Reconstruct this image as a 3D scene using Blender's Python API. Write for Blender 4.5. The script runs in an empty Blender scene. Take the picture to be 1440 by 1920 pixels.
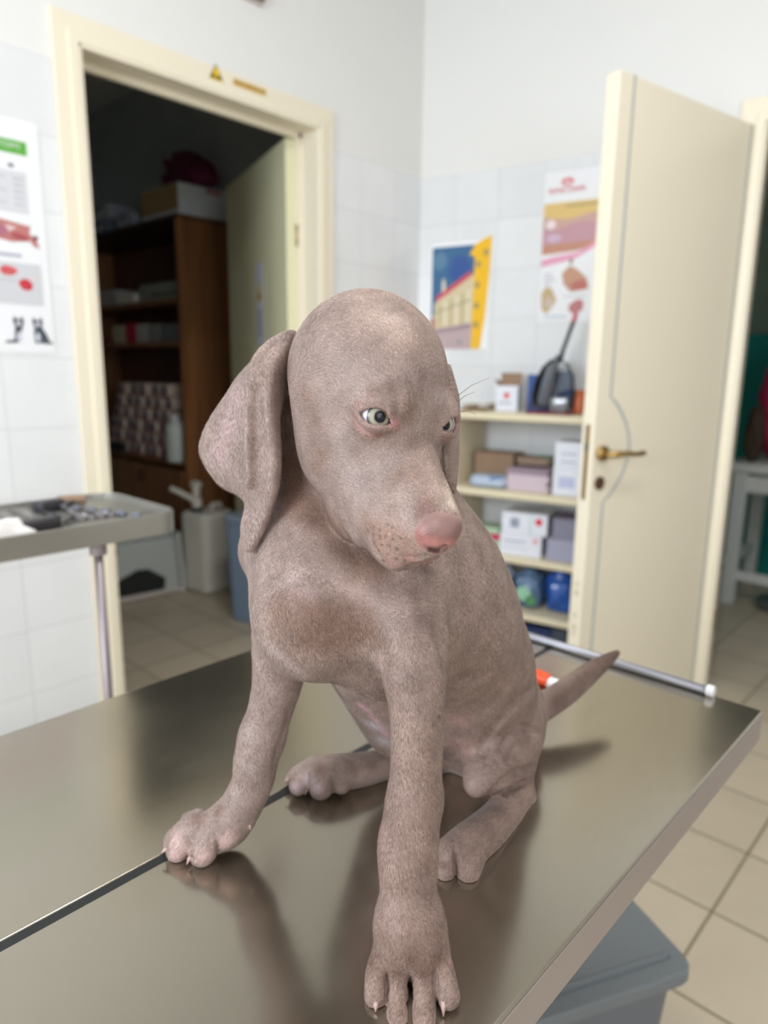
import bpy, bmesh, math, random
import numpy as np
from mathutils import Vector, Matrix

random.seed(7)
rng = np.random.default_rng(7)
SC = bpy.context.scene
COL = SC.collection

# ---------------------------------------------------------------- camera
CAM_H = 1.22
FPX, YAW, PITCH, ROLL = 1295.5, .75096, .20228, .01309
_f = np.array([-math.sin(YAW)*math.cos(PITCH), math.cos(YAW)*math.cos(PITCH), -math.sin(PITCH)])
_r = np.array([math.cos(YAW), math.sin(YAW), 0.0])
_u = np.cross(_r, _f)
_c, _s = math.cos(ROLL), math.sin(ROLL)
CR, CU, CF = _c*_r+_s*_u, -_s*_r+_c*_u, _f
CAM0 = np.array([0, 0, CAM_H])
cam_d = bpy.data.cameras.new('camera')
cam = bpy.data.objects.new('camera', cam_d)
COL.objects.link(cam)
M = Matrix(((CR[0], CU[0], -CF[0], 0), (CR[1], CU[1], -CF[1], 0), (CR[2], CU[2], -CF[2], CAM_H), (0, 0, 0, 1)))
cam.matrix_world = M
cam_d.sensor_fit = 'VERTICAL'
cam_d.sensor_height = 36.0
cam_d.lens = 36.0*FPX/1920
cam_d.clip_start = .02
cam_d.dof.use_dof = True
cam_d.dof.focus_distance = .47
cam_d.dof.aperture_fstop = 4.6
SC.camera = cam

# ---------------------------------------------------------------- light and exposure
SC.view_settings.view_transform = 'Standard'
SC.view_settings.look = 'None'
SC.view_settings.gamma = 1
SC.view_settings.use_curve_mapping = False
SC.view_settings.exposure = 0.07

world = bpy.data.worlds.new('world')
SC.world = world
world.use_nodes = True
wb = world.node_tree.nodes['Background']
wb.inputs[0].default_value = (.80, .90, 1.0, 1)
wb.inputs[1].default_value = .55


def area(name, loc, target, sx, sy, power, col):
    d = bpy.data.lights.new(name, 'AREA')
    d.shape = 'RECTANGLE'
    d.size, d.size_y = sx, sy
    d.energy = power
    d.color = col
    o = bpy.data.objects.new(name, d)
    COL.objects.link(o)
    o.location = loc
    o.rotation_euler = (Vector(target)-Vector(loc)).to_track_quat('-Z', 'Y').to_euler()
    return o


area('window_light', (-.65, -2.20, 1.65), (-.55, 0, 1.2), 1.3, 1.4, 82, (.83, .915, 1.0))
area('window_light', (2.27, -.27, 1.65), (0, .2, 1.2), 1.6, 1.4, 22, (1.0, .97, .93))  # unseen side window, added to brighten the left wall
area('ceiling_fill_light', (-.3, .6, 2.9), (-.3, .6, 0), .3, 1.2, 24, (1.0, .98, .95))  # added fill light under the ceiling, no lamp fitting there
area('far_room_light', (1.2, 4.4, 2.8), (0, 4.2, 0), .8, .8, 3.2, (.86, 1.0, .90))


def ray(x, y):
    return ((x-720)/FPX)*CR-((y-960)/FPX)*CU+CF


def at(x, y, d):            # world point on the sight line through (x, y) at depth d
    return CAM0+ray(x, y)*d


# ---------------------------------------------------------------- generic helpers
def tag(o, label=None, cat=None, group=None, kind=None):
    if label: o['label'] = label
    if cat: o['category'] = cat
    if group: o['group'] = group
    if kind: o['kind'] = kind
    return o


def empty(name, loc, rz=0.0, label=None, cat=None, group=None):
    o = bpy.data.objects.new(name, None)
    COL.objects.link(o)
    o.location = loc
    o.rotation_euler = (0, 0, rz)
    o.empty_display_size = .05
    return tag(o, label, cat, group)


def s2l(c):
    c = c/255.0
    return c/12.92 if c <= .04045 else ((c+.055)/1.055)**2.4


def rgb(r, g, b):
    return (s2l(r), s2l(g), s2l(b), 1.0)


MATS = {}


def mat(name, col=(.8, .8, .8, 1), rough=.5, metal=0.0, bump=0.0, bscale=200.0, var=0.0, vscale=8.0, spec=.5, coat=0.0, trans=0.0, emit=None):
    if name in MATS:
        return MATS[name]
    m = bpy.data.materials.new(name)
    m.use_nodes = True
    nt = m.node_tree
    b = nt.nodes['Principled BSDF']
    b.inputs['Base Color'].default_value = col
    b.inputs['Roughness'].default_value = rough
    b.inputs['Metallic'].default_value = metal
    b.inputs['Specular IOR Level'].default_value = spec
    b.inputs['Coat Weight'].default_value = coat
    b.inputs['Transmission Weight'].default_value = trans
    tc = nt.nodes.new('ShaderNodeTexCoord')
    if var > 0:
        n = nt.nodes.new('ShaderNodeTexNoise')
        n.inputs['Scale'].default_value = vscale
        n.inputs['Detail'].default_value = 4
        nt.links.new(tc.outputs['Object'], n.inputs['Vector'])
        mx = nt.nodes.new('ShaderNodeMix')
        mx.data_type = 'RGBA'
        mx.inputs['A'].default_value = tuple(c*(1-var) for c in col[:3])+(1,)
        mx.inputs['B'].default_value = tuple(min(1, c*(1+var)) for c in col[:3])+(1,)
        nt.links.new(n.outputs['Fac'], mx.inputs['Factor'])
        nt.links.new(mx.outputs['Result'], b.inputs['Base Color'])
    if bump > 0:
        n2 = nt.nodes.new('ShaderNodeTexNoise')
        n2.inputs['Scale'].default_value = bscale
        nt.links.new(tc.outputs['Object'], n2.inputs['Vector'])
        bp = nt.nodes.new('ShaderNodeBump')
        bp.inputs['Strength'].default_value = bump
        bp.inputs['Distance'].default_value = .002
        nt.links.new(n2.outputs['Fac'], bp.inputs['Height'])
        nt.links.new(bp.outputs['Normal'], b.inputs['Normal'])
    if emit:
        b.inputs['Emission Color'].default_value = emit[0]
        b.inputs['Emission Strength'].default_value = emit[1]
    MATS[name] = m
    return m


class MB:
    """collects vertices and faces of one mesh object"""

    def __init__(self):
        self.v, self.f, self.mi = [], [], []
        self.cur = 0

    def add(self, vs, fs):
        b = len(self.v)
        self.v += [tuple(v) for v in vs]
        self.f += [tuple(b+i for i in f) for f in fs]
        self.mi += [self.cur]*len(fs)
        return self

    def box(self, c, s, rz=0.0, rx=0.0, ry=0.0):
        hx, hy, hz = s[0]/2, s[1]/2, s[2]/2
        m = Matrix.Rotation(rz, 3, 'Z') @ Matrix.Rotation(ry, 3, 'Y') @ Matrix.Rotation(rx, 3, 'X')
        vs = [Vector(c)+m @ Vector((x*hx, y*hy, z*hz)) for x in (-1, 1) for y in (-1, 1) for z in (-1, 1)]
        return self.add(vs, [(0, 1, 3, 2), (4, 6, 7, 5), (0, 4, 5, 1), (2, 3, 7, 6), (0, 2, 6, 4), (1, 5, 7, 3)])

    def rbox(self, c, s, r, rz=0.0, seg=3, taper=1.0):
        """box with rounded vertical edges; taper scales the bottom outline"""
        pts = []
        for (sx, sy, a0) in ((1, 1, 0), (-1, 1, 90), (-1, -1, 180), (1, -1, 270)):
            for k in range(seg+1):
                a = math.radians(a0+90*k/seg)
                pts.append((sx*(s[0]/2-r)+r*math.cos(a), sy*(s[1]/2-r)+r*math.sin(a)))
        return self.prism(pts, c, s[2], rz, taper)

    def prism(self, pts, c, h, rz=0.0, taper=1.0):
        ca, sa = math.cos(rz), math.sin(rz)
        n = len(pts)
        vs = []
        for z, k in ((-h/2, taper), (h/2, 1.0)):
            for x, y in pts:
                x, y = x*k, y*k
                vs.append((c[0]+x*ca-y*sa, c[1]+x*sa+y*ca, c[2]+z))
        fs = [tuple(range(n))[::-1], tuple(range(n, 2*n))]
        fs += [(i, (i+1) % n, n+(i+1) % n, n+i) for i in range(n)]
        return self.add(vs, fs)

    def tube(self, pts, r, n=10, caps=True):
        pts = [Vector(p) for p in pts]
        rs = r if isinstance(r, (list, tuple)) else [r]*len(pts)
        vs, fs = [], []
        t0 = (pts[1]-pts[0]).normalized()
        ref = Vector((0, 0, 1)) if abs(t0.z) < .9 else Vector((1, 0, 0))
        a = t0.cross(ref).normalized()
        for i, p in enumerate(pts):
            t = (pts[min(i+1, len(pts)-1)]-pts[max(i-1, 0)]).normalized()
            a = (a-t*a.dot(t)).normalized()
            b = t.cross(a)
            for k in range(n):
                an = 2*math.pi*k/n
                vs.append(p+(a*math.cos(an)+b*math.sin(an))*rs[i])
        for i in range(len(pts)-1):
            for k in range(n):
                fs.append((i*n+k, i*n+(k+1) % n, (i+1)*n+(k+1) % n, (i+1)*n+k))
        if caps:
            fs.append(tuple(range(n))[::-1])
            fs.append(tuple((len(pts)-1)*n+k for k in range(n)))
        return self.add(vs, fs)

    def lathe(self, prof, c, n=24):
        vs, fs = [], []
        for (r, z) in prof:
            for k in range(n):
                a = 2*math.pi*k/n
                vs.append((c[0]+r*math.cos(a), c[1]+r*math.sin(a), c[2]+z))
        for i in range(len(prof)-1):
            for k in range(n):
                fs.append((i*n+k, i*n+(k+1) % n, (i+1)*n+(k+1) % n, (i+1)*n+k))
        fs.append(tuple(range(n))[::-1])
        fs.append(tuple((len(prof)-1)*n+k for k in range(n)))
        return self.add(vs, fs)

    def build(self, name, m, parent=None, smooth=False, bevel=0.0, bseg=2, auto=None, xf=None):
        me = bpy.data.meshes.new(name)
        v = self.v
        if xf is not None:
            v = [xf @ Vector(p) for p in v]
        me.from_pydata([tuple(p) for p in v], [], self.f)
        for mm in (m if isinstance(m, (list, tuple)) else [m]):
            me.materials.append(mm)
        me.polygons.foreach_set('material_index', self.mi)
        bm = bmesh.new()
        bm.from_mesh(me)
        bmesh.ops.recalc_face_normals(bm, faces=bm.faces)
        bm.to_mesh(me)
        bm.free()
        if smooth:
            me.polygons.foreach_set('use_smooth', [True]*len(me.polygons))
        o = bpy.data.objects.new(name, me)
        COL.objects.link(o)
        if parent is not None:
            o.parent = parent
        if bevel > 0:
            bv = o.modifiers.new('bevel', 'BEVEL')
            bv.width = bevel
            bv.segments = bseg
            bv.limit_method = 'ANGLE'
            bv.angle_limit = .6
            for p in me.polygons:
                p.use_smooth = True
            wn = o.modifiers.new('wn', 'WEIGHTED_NORMAL')
            wn.keep_sharp = True
        return o


def copy_tree(o, parent=None):
    c = o.copy()
    COL.objects.link(c)
    if parent is not None:
        c.parent = parent
    for ch in list(o.children):
        copy_tree(ch, c)
    return c
# ================================================================ the room
def grid_mat(name, a1, a2, p1, p2, o1, o2, col, grout, gw, rough, top=None, plaster=None, var=.03, bumpy=.3):
    """tiles with grout lines in the plane of the two object axes; above `top` (object z) smooth plaster"""
    m = bpy.data.materials.new(name)
    m.use_nodes = True
    nt = m.node_tree
    N, L = nt.nodes, nt.links
    b = N['Principled BSDF']
    tc = N.new('ShaderNodeTexCoord')
    sx = N.new('ShaderNodeSeparateXYZ')
    L.new(tc.outputs['Object'], sx.inputs[0])

    def mth(op, *ins):
        n = N.new('ShaderNodeMath')
        n.operation = op
        for i, v in enumerate(ins):
            if isinstance(v, (int, float)):
                n.inputs[i].default_value = v
            else:
                L.new(v, n.inputs[i])
        return n.outputs[0]

    ds = []
    cells = []
    for a, p, o in ((a1, p1, o1), (a2, p2, o2)):
        u = mth('DIVIDE', mth('SUBTRACT', sx.outputs[a], o), p)
        fr = mth('FRACT', u)
        d = mth('MULTIPLY', mth('MINIMUM', fr, mth('SUBTRACT', 1.0, fr)), p)
        ds.append(d)
        cells.append(mth('FLOOR', u))
    dist = mth('MINIMUM', ds[0], ds[1])
    mr = N.new('ShaderNodeMapRange')
    mr.inputs['From Min'].default_value = gw*.5
    mr.inputs['From Max'].default_value = gw*.5+.0012
    L.new(dist, mr.inputs['Value'])
    cb = N.new('ShaderNodeCombineXYZ')
    L.new(cells[0], cb.inputs[0])
    L.new(cells[1], cb.inputs[1])
    wn = N.new('ShaderNodeTexWhiteNoise')
    L.new(cb.outputs[0], wn.inputs['Vector'])
    ns = N.new('ShaderNodeTexNoise')
    ns.inputs['Scale'].default_value = 9
    ns.inputs['Detail'].default_value = 5
    L.new(tc.outputs['Object'], ns.inputs['Vector'])
    vv = mth('ADD', mth('MULTIPLY', mth('SUBTRACT', wn.outputs['Value'], .5), var*2), mth('MULTIPLY', mth('SUBTRACT', ns.outputs['Fac'], .5), var*3))
    hs = N.new('ShaderNodeHueSaturation')
    hs.inputs['Color'].default_value = col
    L.new(mth('ADD', 1.0, vv), hs.inputs['Value'])
    mx = N.new('ShaderNodeMix')
    mx.data_type = 'RGBA'
    mx.inputs['A'].default_value = grout
    L.new(mr.outputs['Result'], mx.inputs['Factor'])
    L.new(hs.outputs['Color'], mx.inputs['B'])
    outc, outr, hgt = mx.outputs['Result'], None, mr.outputs['Result']
    if top is not None:
        isup = mth('GREATER_THAN', sx.outputs['Z'], top)
        m2 = N.new('ShaderNodeMix')
        m2.data_type = 'RGBA'
        m2.inputs['B'].default_value = plaster
        L.new(isup, m2.inputs['Factor'])
        L.new(outc, m2.inputs['A'])
        outc = m2.outputs['Result']
        mr2 = N.new('ShaderNodeMapRange')
        mr2.inputs['To Min'].default_value = rough
        mr2.inputs['To Max'].default_value = .85
        L.new(isup, mr2.inputs['Value'])
        L.new(mr2.outputs['Result'], b.inputs['Roughness'])
        hgt = mth('MAXIMUM', hgt, isup)
    else:
        b.inputs['Roughness'].default_value = rough
    bp = N.new('ShaderNodeBump')
    bp.inputs['Strength'].default_value = bumpy
    bp.inputs['Distance'].default_value = .002
    L.new(hgt, bp.inputs['Height'])
    L.new(bp.outputs['Normal'], b.inputs['Normal'])
    L.new(outc, b.inputs['Base Color'])
    return m


WC = rgb(231, 232, 233)
PLASTER = rgb(232, 231, 228)
CREAM = mat('cream_lacquer', rgb(238, 228, 206), .42, var=.02, vscale=3)
M_t1 = grid_mat('wall_tiles', 'Y', 'Z', .197, .197, .69, 2.03-.197*20, WC, rgb(216, 217, 219), .0025, .18, 2.03, PLASTER)
M_t2 = grid_mat('wall_tiles_second', 'X', 'Z', .19, .1955, -.02, 2.024-.1955*20, WC, rgb(216, 217, 219), .0025, .18, 2.024, PLASTER)
M_fl = grid_mat('floor_tiles', 'X', 'Y', .272, .272, -.381, 1.812, rgb(200, 187, 166), rgb(138, 128, 104), .006, .34, var=.05)
M_pl = mat('plaster', PLASTER, .85)
WX, C0X, C0Y, WA = -2.0743, -2.0743, 2.4293, .1985
CEIL = 3.0


def slab(name, mb, m, kind='structure', **k):
    o = mb.build(name, m, **k)
    o['kind'] = kind
    return o


slab('floor', MB().box((-.9, 1.1, -.03), (9.0, 8.6, .06)), M_fl)
slab('ceiling', MB().box((-.9, 1.1, CEIL+.04), (9.0, 8.6, .08)), M_pl)
# left wall with the doorway, 10 cm thick
D1A, D1B, D1T = .955, 1.84, 2.09
w = MB()
w.box((WX-.05, (-2.35+D1A)/2, CEIL/2), (.1, D1A+2.35, CEIL))
w.box((WX-.05, (D1B+2.62)/2, CEIL/2), (.1, 2.62-D1B, CEIL))
w.box((WX-.05, (D1A+D1B)/2, (D1T+CEIL)/2), (.1, D1B-D1A, CEIL-D1T))
slab('wall_left', w, M_t1)


def local2(mb, name, m, **k):
    """object in the frame of the second wall: x along the wall from the corner, y into the wall"""
    o = mb.build(name, m, **k)
    o.location = (C0X, C0Y, 0)
    o.rotation_euler = (0, 0, WA)
    return o


D2A, D2B, D2T = 1.30, 2.12, 2.045
w = MB()
w.box((D2A/2, .05, CEIL/2), (D2A, .1, CEIL))
w.box(((D2B+4.6)/2, .05, CEIL/2), (4.6-D2B, .1, CEIL))
w.box(((D2A+D2B)/2, .05, (D2T+CEIL)/2), (D2B-D2A, .1, CEIL-D2T))
o = local2(w, 'wall_right', M_t2)
o['kind'] = 'structure'
# the walls behind the viewer, each with a window, the side one added for its light
w = MB()
w.box((-1.80, -2.30, 1.5), (.90, .1, 3.0)); w.box((1.2, -2.30, 1.5), (2.3, .1, 3.0))
w.box((-.65, -2.30, .45), (1.4, .1, .9)); w.box((-.65, -2.30, 2.7), (1.4, .1, .6))
slab('wall_near', w, M_pl)
w = MB()
w.box((2.35, -1.75, 1.5), (.1, 1.2, 3.0)); w.box((2.35, 2.2, 1.5), (.1, 3.2, 3.0))
w.box((2.35, -.27, .45), (.1, 1.76, .9)); w.box((2.35, -.27, 2.7), (.1, 1.76, .6))
slab('wall_side', w, M_pl)
PANE = mat('window_daylight', rgb(230, 238, 250), .3, emit=(rgb(225, 236, 255), 1.6))
FRM = mat('window_frame', rgb(235, 235, 235), .4)


def window(name, c, s, axis):
    f = MB()
    a, b = s
    for k in (-1, 0, 1):
        if axis == 'x':
            f.box((c[0]+k*(a/2-.03), c[1], c[2]), (.06, .06, b))
        else:
            f.box((c[0], c[1]+k*(a/2-.03), c[2]), (.06, .06, b))
    for k in (-1, 1):
        if axis == 'x':
            f.box((c[0], c[1], c[2]+k*(b/2-.03)), (a, .055, .06))
        else:
            f.box((c[0], c[1], c[2]+k*(b/2-.03)), (.055, a, .06))
    o = slab(name, f, FRM)
    p = MB()
    p.box(c, (a-.04, .01, b-.04) if axis == 'x' else (.01, a-.04, b-.04))
    p.build('window_pane', PANE, o)
    return o


window('window_1', (-.65, -2.30, 1.65), (1.4, 1.5), 'x')
window('window_added', (2.35, -.27, 1.65), (1.76, 1.5), 'y')  # unseen, added as a source of fill from the side
# store room behind the first doorway
slab('wall_store_back', MB().box((-3.75, 2.57, CEIL/2), (3.2, .1, CEIL)), mat('store_plaster', rgb(196, 204, 206), .85))
slab('wall_store_left', MB().box((-5.35, 1.4, CEIL/2), (.1, 2.5, CEIL)), mat('store_plaster', rgb(196, 204, 206), .85))
slab('wall_store_near', MB().box((-3.75, .2, CEIL/2), (3.2, .1, CEIL)), mat('store_plaster', rgb(196, 204, 206), .85))
# room behind the second doorway
slab('wall_far_back', MB().box((.3, 5.35, CEIL/2), (6.6, .1, CEIL)), mat('plaster_green', rgb(176, 192, 180), .8))
slab('wall_far_left', MB().box((-2.0, 3.95, CEIL/2), (.1, 2.7, CEIL)), mat('plaster_green', rgb(176, 192, 180), .8))
slab('wall_far_right', MB().box((3.2, 4.2, CEIL/2), (.1, 2.2, CEIL)), mat('plaster_green', rgb(176, 192, 180), .8))


# ---- door surrounds (casing, lining)
t = MB()
x0 = WX
# casing boards on the room side: stepped profile, mitred corners
def frame_ring(t, ya, yb, zt, wid, x, dx):
    a = [(ya-wid, 0), (ya-wid, zt+wid), (yb+wid, zt+wid), (yb+wid, 0)]
    b = [(ya, 0), (ya, zt), (yb, zt), (yb, 0)]
    vs = []
    for (pa, pb) in zip(a, b):
        vs += [(x, pa[0], pa[1]), (x+dx, pa[0], pa[1]), (x+dx, pb[0], pb[1]), (x, pb[0], pb[1])]
    fs = []
    for i in range(3):
        for j in range(4):
            fs.append((i*4+j, i*4+(j+1) % 4, (i+1)*4+(j+1) % 4, (i+1)*4+j))
    fs += [(0, 1, 2, 3), (12, 13, 14, 15)]
    t.add(vs, fs)


frame_ring(t, D1A, D1B, D1T, .068, x0, .012)
frame_ring(t, D1A+.004, D1B-.004, D1T-.004, .030, x0+.010, .008)
t.box((x0-.045, D1A+.006, D1T/2), (.12, .014, D1T)); t.box((x0-.045, D1B-.006, D1T/2), (.12, .014, D1T)); t.box((x0-.045, (D1A+D1B)/2, D1T-.006), (.12, D1B-D1A, .014))
t.box((x0-.085, D1A+.02, D1T/2), (.02, .022, D1T)); t.box((x0-.085, D1B-.02, D1T/2), (.02, .022, D1T)); t.box((x0-.085, (D1A+D1B)/2, D1T-.02), (.02, D1B-D1A, .022))
o = slab('trim_1', t, CREAM, bevel=.003)
# second surround
t = MB()
R90 = lambda p: (p[1], -p[0], p[2])
frame_ring(t, D2A, D2B, D2T, .075, 0, .014)
frame_ring(t, D2A+.004, D2B-.004, D2T-.004, .03, .012, .008)
t.v = [(y, -x, z) for x, y, z in t.v]
t.box((D2A+.006, .05, D2T/2), (.014, .12, D2T)); t.box((D2B-.006, .05, D2T/2), (.014, .12, D2T)); t.box(((D2A+D2B)/2, .05, D2T-.006), (D2B-D2A, .12, .014))
o = local2(t, 'trim_2', CREAM, bevel=.003)
o['kind'] = 'structure'


# ---- frames of reference for things
def basis(root):
    return (Matrix.Translation(root.location) @ root.rotation_euler.to_matrix().to_4x4()).inverted()


def part(mb, name, m, root, parent=None, **k):
    """mesh given in world coordinates, stored in the frame of its thing"""
    return mb.build(name, m, parent if parent is not None else root, xf=basis(root), **k)


def w2p(s, off, z):          # point near the second wall: s along it, off out from it
    return (C0X+math.cos(WA)*s+math.sin(WA)*off, C0Y+math.sin(WA)*s-math.cos(WA)*off, z)


def text(body, size, root_or_parent, m, loc, rot, name='lettering', ext=.0004, align='CENTER', sx=1.0):
    c = bpy.data.curves.new(name, 'FONT')
    c.body = body
    c.size = size
    c.extrude = ext
    c.align_x = align
    c.align_y = 'CENTER'
    c.materials.append(m)
    tmp = bpy.data.objects.new('tmp_text', c)
    COL.objects.link(tmp)
    dg = bpy.context.evaluated_depsgraph_get()
    me_ = bpy.data.meshes.new_from_object(tmp.evaluated_get(dg))
    bpy.data.objects.remove(tmp)
    o = bpy.data.objects.new(name, me_)
    COL.objects.link(o)
    o.parent = root_or_parent
    o.location = loc
    o.rotation_euler = rot
    o.scale = (sx, 1, 1)
    return o


# ---- first door: leaf swung into the store
LEAFG = mat('door_lacquer_green', rgb(222, 218, 180), .5, var=.02, vscale=2)
p0 = Vector((-2.165, 1.813, 0)); ang = math.atan2(2.086-1.813, -2.947+2.165)
dr = bpy.data.objects.new('door_1', None)
dr = MB().box((.415, .022, 1.035), (.83, .044, 2.05)).build('door_1', LEAFG, bevel=.003)
dr.location = p0
dr.rotation_euler = (0, 0, ang)
dr['kind'] = 'structure'
BRASS = mat('brass', rgb(176, 146, 92), .38, 1.0)
MB().tube([(.775, .044, 1.0), (.775, .09, 1.0), (.66, .092, 1.0)], .009, 10).build('door_handle', BRASS, dr, smooth=True)
for z in (.25, 1.72):
    MB().tube([(-.004, 0, z-.04), (-.004, 0, z+.04)], .007, 10).build('hinge', BRASS, dr, smooth=True)

# ---- second door: cream leaf standing open into the room, inlaid grey lines
Bp = Vector((-.962, 1.951, 0)); a2 = math.atan2(.98, .197)
leaf = MB().box((.41, .0225, 1.02), (.82, .045, 2.02)).build('door_2', CREAM, bevel=.002)
leaf.location = Bp
leaf.rotation_euler = (0, 0, a2)
leaf['kind'] = 'structure'
INLAY = mat('inlay_grey', rgb(176, 184, 182), .5)


def strip(pts, wd, y=-.0004, th=.0012):
    m = MB()
    n = len(pts)
    vs = []
    for i in range(n):
        a = Vector(pts[max(i-1, 0)]); b = Vector(pts[min(i+1, n-1)])
        t = (b-a).normalized()
        q = Vector((-t.y, t.x))*wd/2
        p = Vector(pts[i])
        for yy in (y, y-th*0-.0006):
            vs += [(p.x+q.x, yy, p.y+q.y), (p.x-q.x, yy, p.y-q.y)]
    fs = []
    for i in range(n-1):
        a = i*4
        fs += [(a+2, a+3, a+7, a+6), (a, a+4, a+5, a+1), (a, a+2, a+6, a+4), (a+1, a+5, a+7, a+3)]
    fs += [(0, 1, 3, 2), (n*4-4, n*4-2, n*4-1, n*4-3)]
    return m.add(vs, fs)


arc = [(.066+.112*math.sin(math.pi*k/14)**.8, 1.150-.325*k/14) for k in range(15)]
strip([(.064, 2.03)]+arc+[(.064, .01)], .011).build('inlay_line', INLAY, leaf)
strip([(.700, 2.03), (.700, .01)], .011).build('inlay_line', INLAY, leaf)
h = MB()
h.tube([(.040, 0, .98), (.040, -.012, .98)], .024, 20)
h.tube([(.040, 0, .98), (.040, -.045, .98), (.052, -.052, .98), (.10, -.053, .982), (.14, -.052, .976), (.185, -.050, .978)], [.010, .010, .010, .0085, .0075, .009], 12)
h.build('door_handle', BRASS, leaf, smooth=True)
k = MB()
k.tube([(.040, 0, .888), (.040, -.006, .888)], .021, 20)
k.build('keyhole_plate', mat('bronze_dark', rgb(110, 84, 64), .4, .8), leaf, smooth=False)
MB().box((-.0006, .0225, .952), (.002, .014, .23)).build('lock_plate', BRASS, leaf)
MB().box((-.0016, .0225, 1.000), (.004, .012, .024)).build('latch', mat('steel_dark', rgb(110, 112, 112), .4, .9), leaf)
wr = MB()
for i, z in enumerate((.565, .535, .46, .42, .40)):
    wr.lathe([(.006+.002*(i % 2), 0), (.006+.002*(i % 2), .0004)], (0, 0, 0), 9)
    n = 18
    for q in range(len(wr.v)-n, len(wr.v)):
        x, y, zz = wr.v[q]
        wr.v[q] = (-.0003-zz, .0225+x*.8, z+y*1.3)
wr.build('scuff_mark', mat('scuff', rgb(196, 180, 152), .7), leaf)
MB().tube([(.80, -.006, .25), (.80, -.006, .33)], .006, 8).build('hinge', BRASS, leaf, smooth=True)

# ---- something dark red hung high on the left wall (only its lower corner shows)
r = empty('wall_plaque', (WX+.012, 1.53, 2.40), 0, 'dark brown red wooden plaque high on the plaster above the doorway', 'plaque')
m = MB()
m.box((WX+.012, 1.545, 2.50), (.022, .10, .19))
part(m, 'board', mat('plaque_wood', rgb(96, 44, 40), .5), r, bevel=.003)
m = MB()
m.box((WX+.006, 1.535, 2.495), (.012, .115, .20))
part(m, 'backing', mat('plaque_backing', rgb(196, 184, 178), .6), r)

# ---- warning signs on the door surround
YEL = mat('sign_yellow', rgb(238, 200, 8), .45)
BLK = mat('sign_black', rgb(40, 34, 20), .5)
xs = WX+.0125


def poly_x(mb, pts, x, th=.0008):
    n = len(pts)
    mb.add([(x, p[0], p[1]) for p in pts]+[(x+th, p[0], p[1]) for p in pts],
           [tuple(range(n)), tuple(range(n, 2*n))[::-1]]+[(i, (i+1) % n, n+(i+1) % n, n+i) for i in range(n)])


m = MB()
cy, cz = 1.400, 2.125
tri = [(cy-.037, cz-.026), (cy+.037, cz-.026), (cy, cz+.040)]
r = empty('warning_sign', (xs, cy, cz), 0, 'yellow and black radiation triangle on the cream door frame', 'sign')
mb = MB(); poly_x(mb, tri, xs); part(mb, 'black_border', BLK, r)
mb = MB(); poly_x(mb, [(cy+(a-cy)*.86, cz-.003+(b-cz+.003)*.86) for a, b in tri], xs+.0008); part(mb, 'yellow_field', YEL, r)
mb = MB()
for q in (90, 210, 330):
    pts = [(cy+rr*math.cos(math.radians(q+60+dd)), cz-.004+rr*math.sin(math.radians(q+60+dd))) for rr, dd in ((.005, -28), (.017, -28), (.0185, 0), (.017, 28), (.005, 28))]
    poly_x(mb, pts, xs+.0016, .0004)
poly_x(mb, [(cy+.0032*math.cos(k*.7), cz-.004+.0032*math.sin(k*.7)) for k in range(9)], xs+.0016, .0004)
part(mb, 'radiation_symbol', BLK, r)
r = empty('warning_label', (xs, 1.53, 2.130), 0, 'small yellow lettered strip beside the radiation triangle', 'sign')
mb = MB(); mb.box((xs+.0005, 1.530, 2.133), (.001, .130, .020)); part(mb, 'strip', mat('label_ochre', rgb(214, 176, 92), .5), r)
text('ZONA CONTROLLATA', .0145, r, mat('label_ink', rgb(120, 84, 20), .6), (.0012, .0, .003), (math.pi/2, 0, math.pi/2), sx=.86)

# ---- posters
PAPER = mat('paper_white', rgb(238, 238, 240), .45)


class Poster:
    """flat printed sheet: 2-D shapes in metres on a sheet plane, every colour a thin layer of ink in one mesh"""

    def __init__(self):
        self.mb = MB(); self.m = []; self.k = 0

    def shape(self, col, pts, lift=None):
        self.k += 1
        key = 'ink_%d_%d_%d' % tuple(col)
        mm = mat(key, rgb(*col), .5)
        if mm not in self.m:
            self.m.append(mm)
        self.mb.cur = self.m.index(mm)
        y = -.0006-.00007*self.k
        self.mb.add([(p[0], y, p[1]) for p in pts], [tuple(range(len(pts)))])

    def rect(self, col, a, b, c, d):
        self.shape(col, [(a, b), (c, b), (c, d), (a, d)])

    def blob(self, col, cx, cy, rx, ry, rot=0, n=16, wob=.0, seed=0):
        rg = random.Random(seed)
        pts = []
        for i in range(n):
            a = 2*math.pi*i/n
            k = 1+wob*(rg.random()-.5)
            x, y = rx*k*math.cos(a), ry*k*math.sin(a)
            pts.append((cx+x*math.cos(rot)-y*math.sin(rot), cy+x*math.sin(rot)+y*math.cos(rot)))
        self.shape(col, pts)

    def build(self, name, loc, rz, label, w, h, paper=None, bend=0.0):
        root = empty(name, loc, rz, label, 'poster')
        s = MB()
        s.box((w/2, 0, h/2), (w, .0010, h))
        s.build('paper_sheet', paper or PAPER, root)
        self.mb.build('print', self.m, root)
        return root


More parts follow.
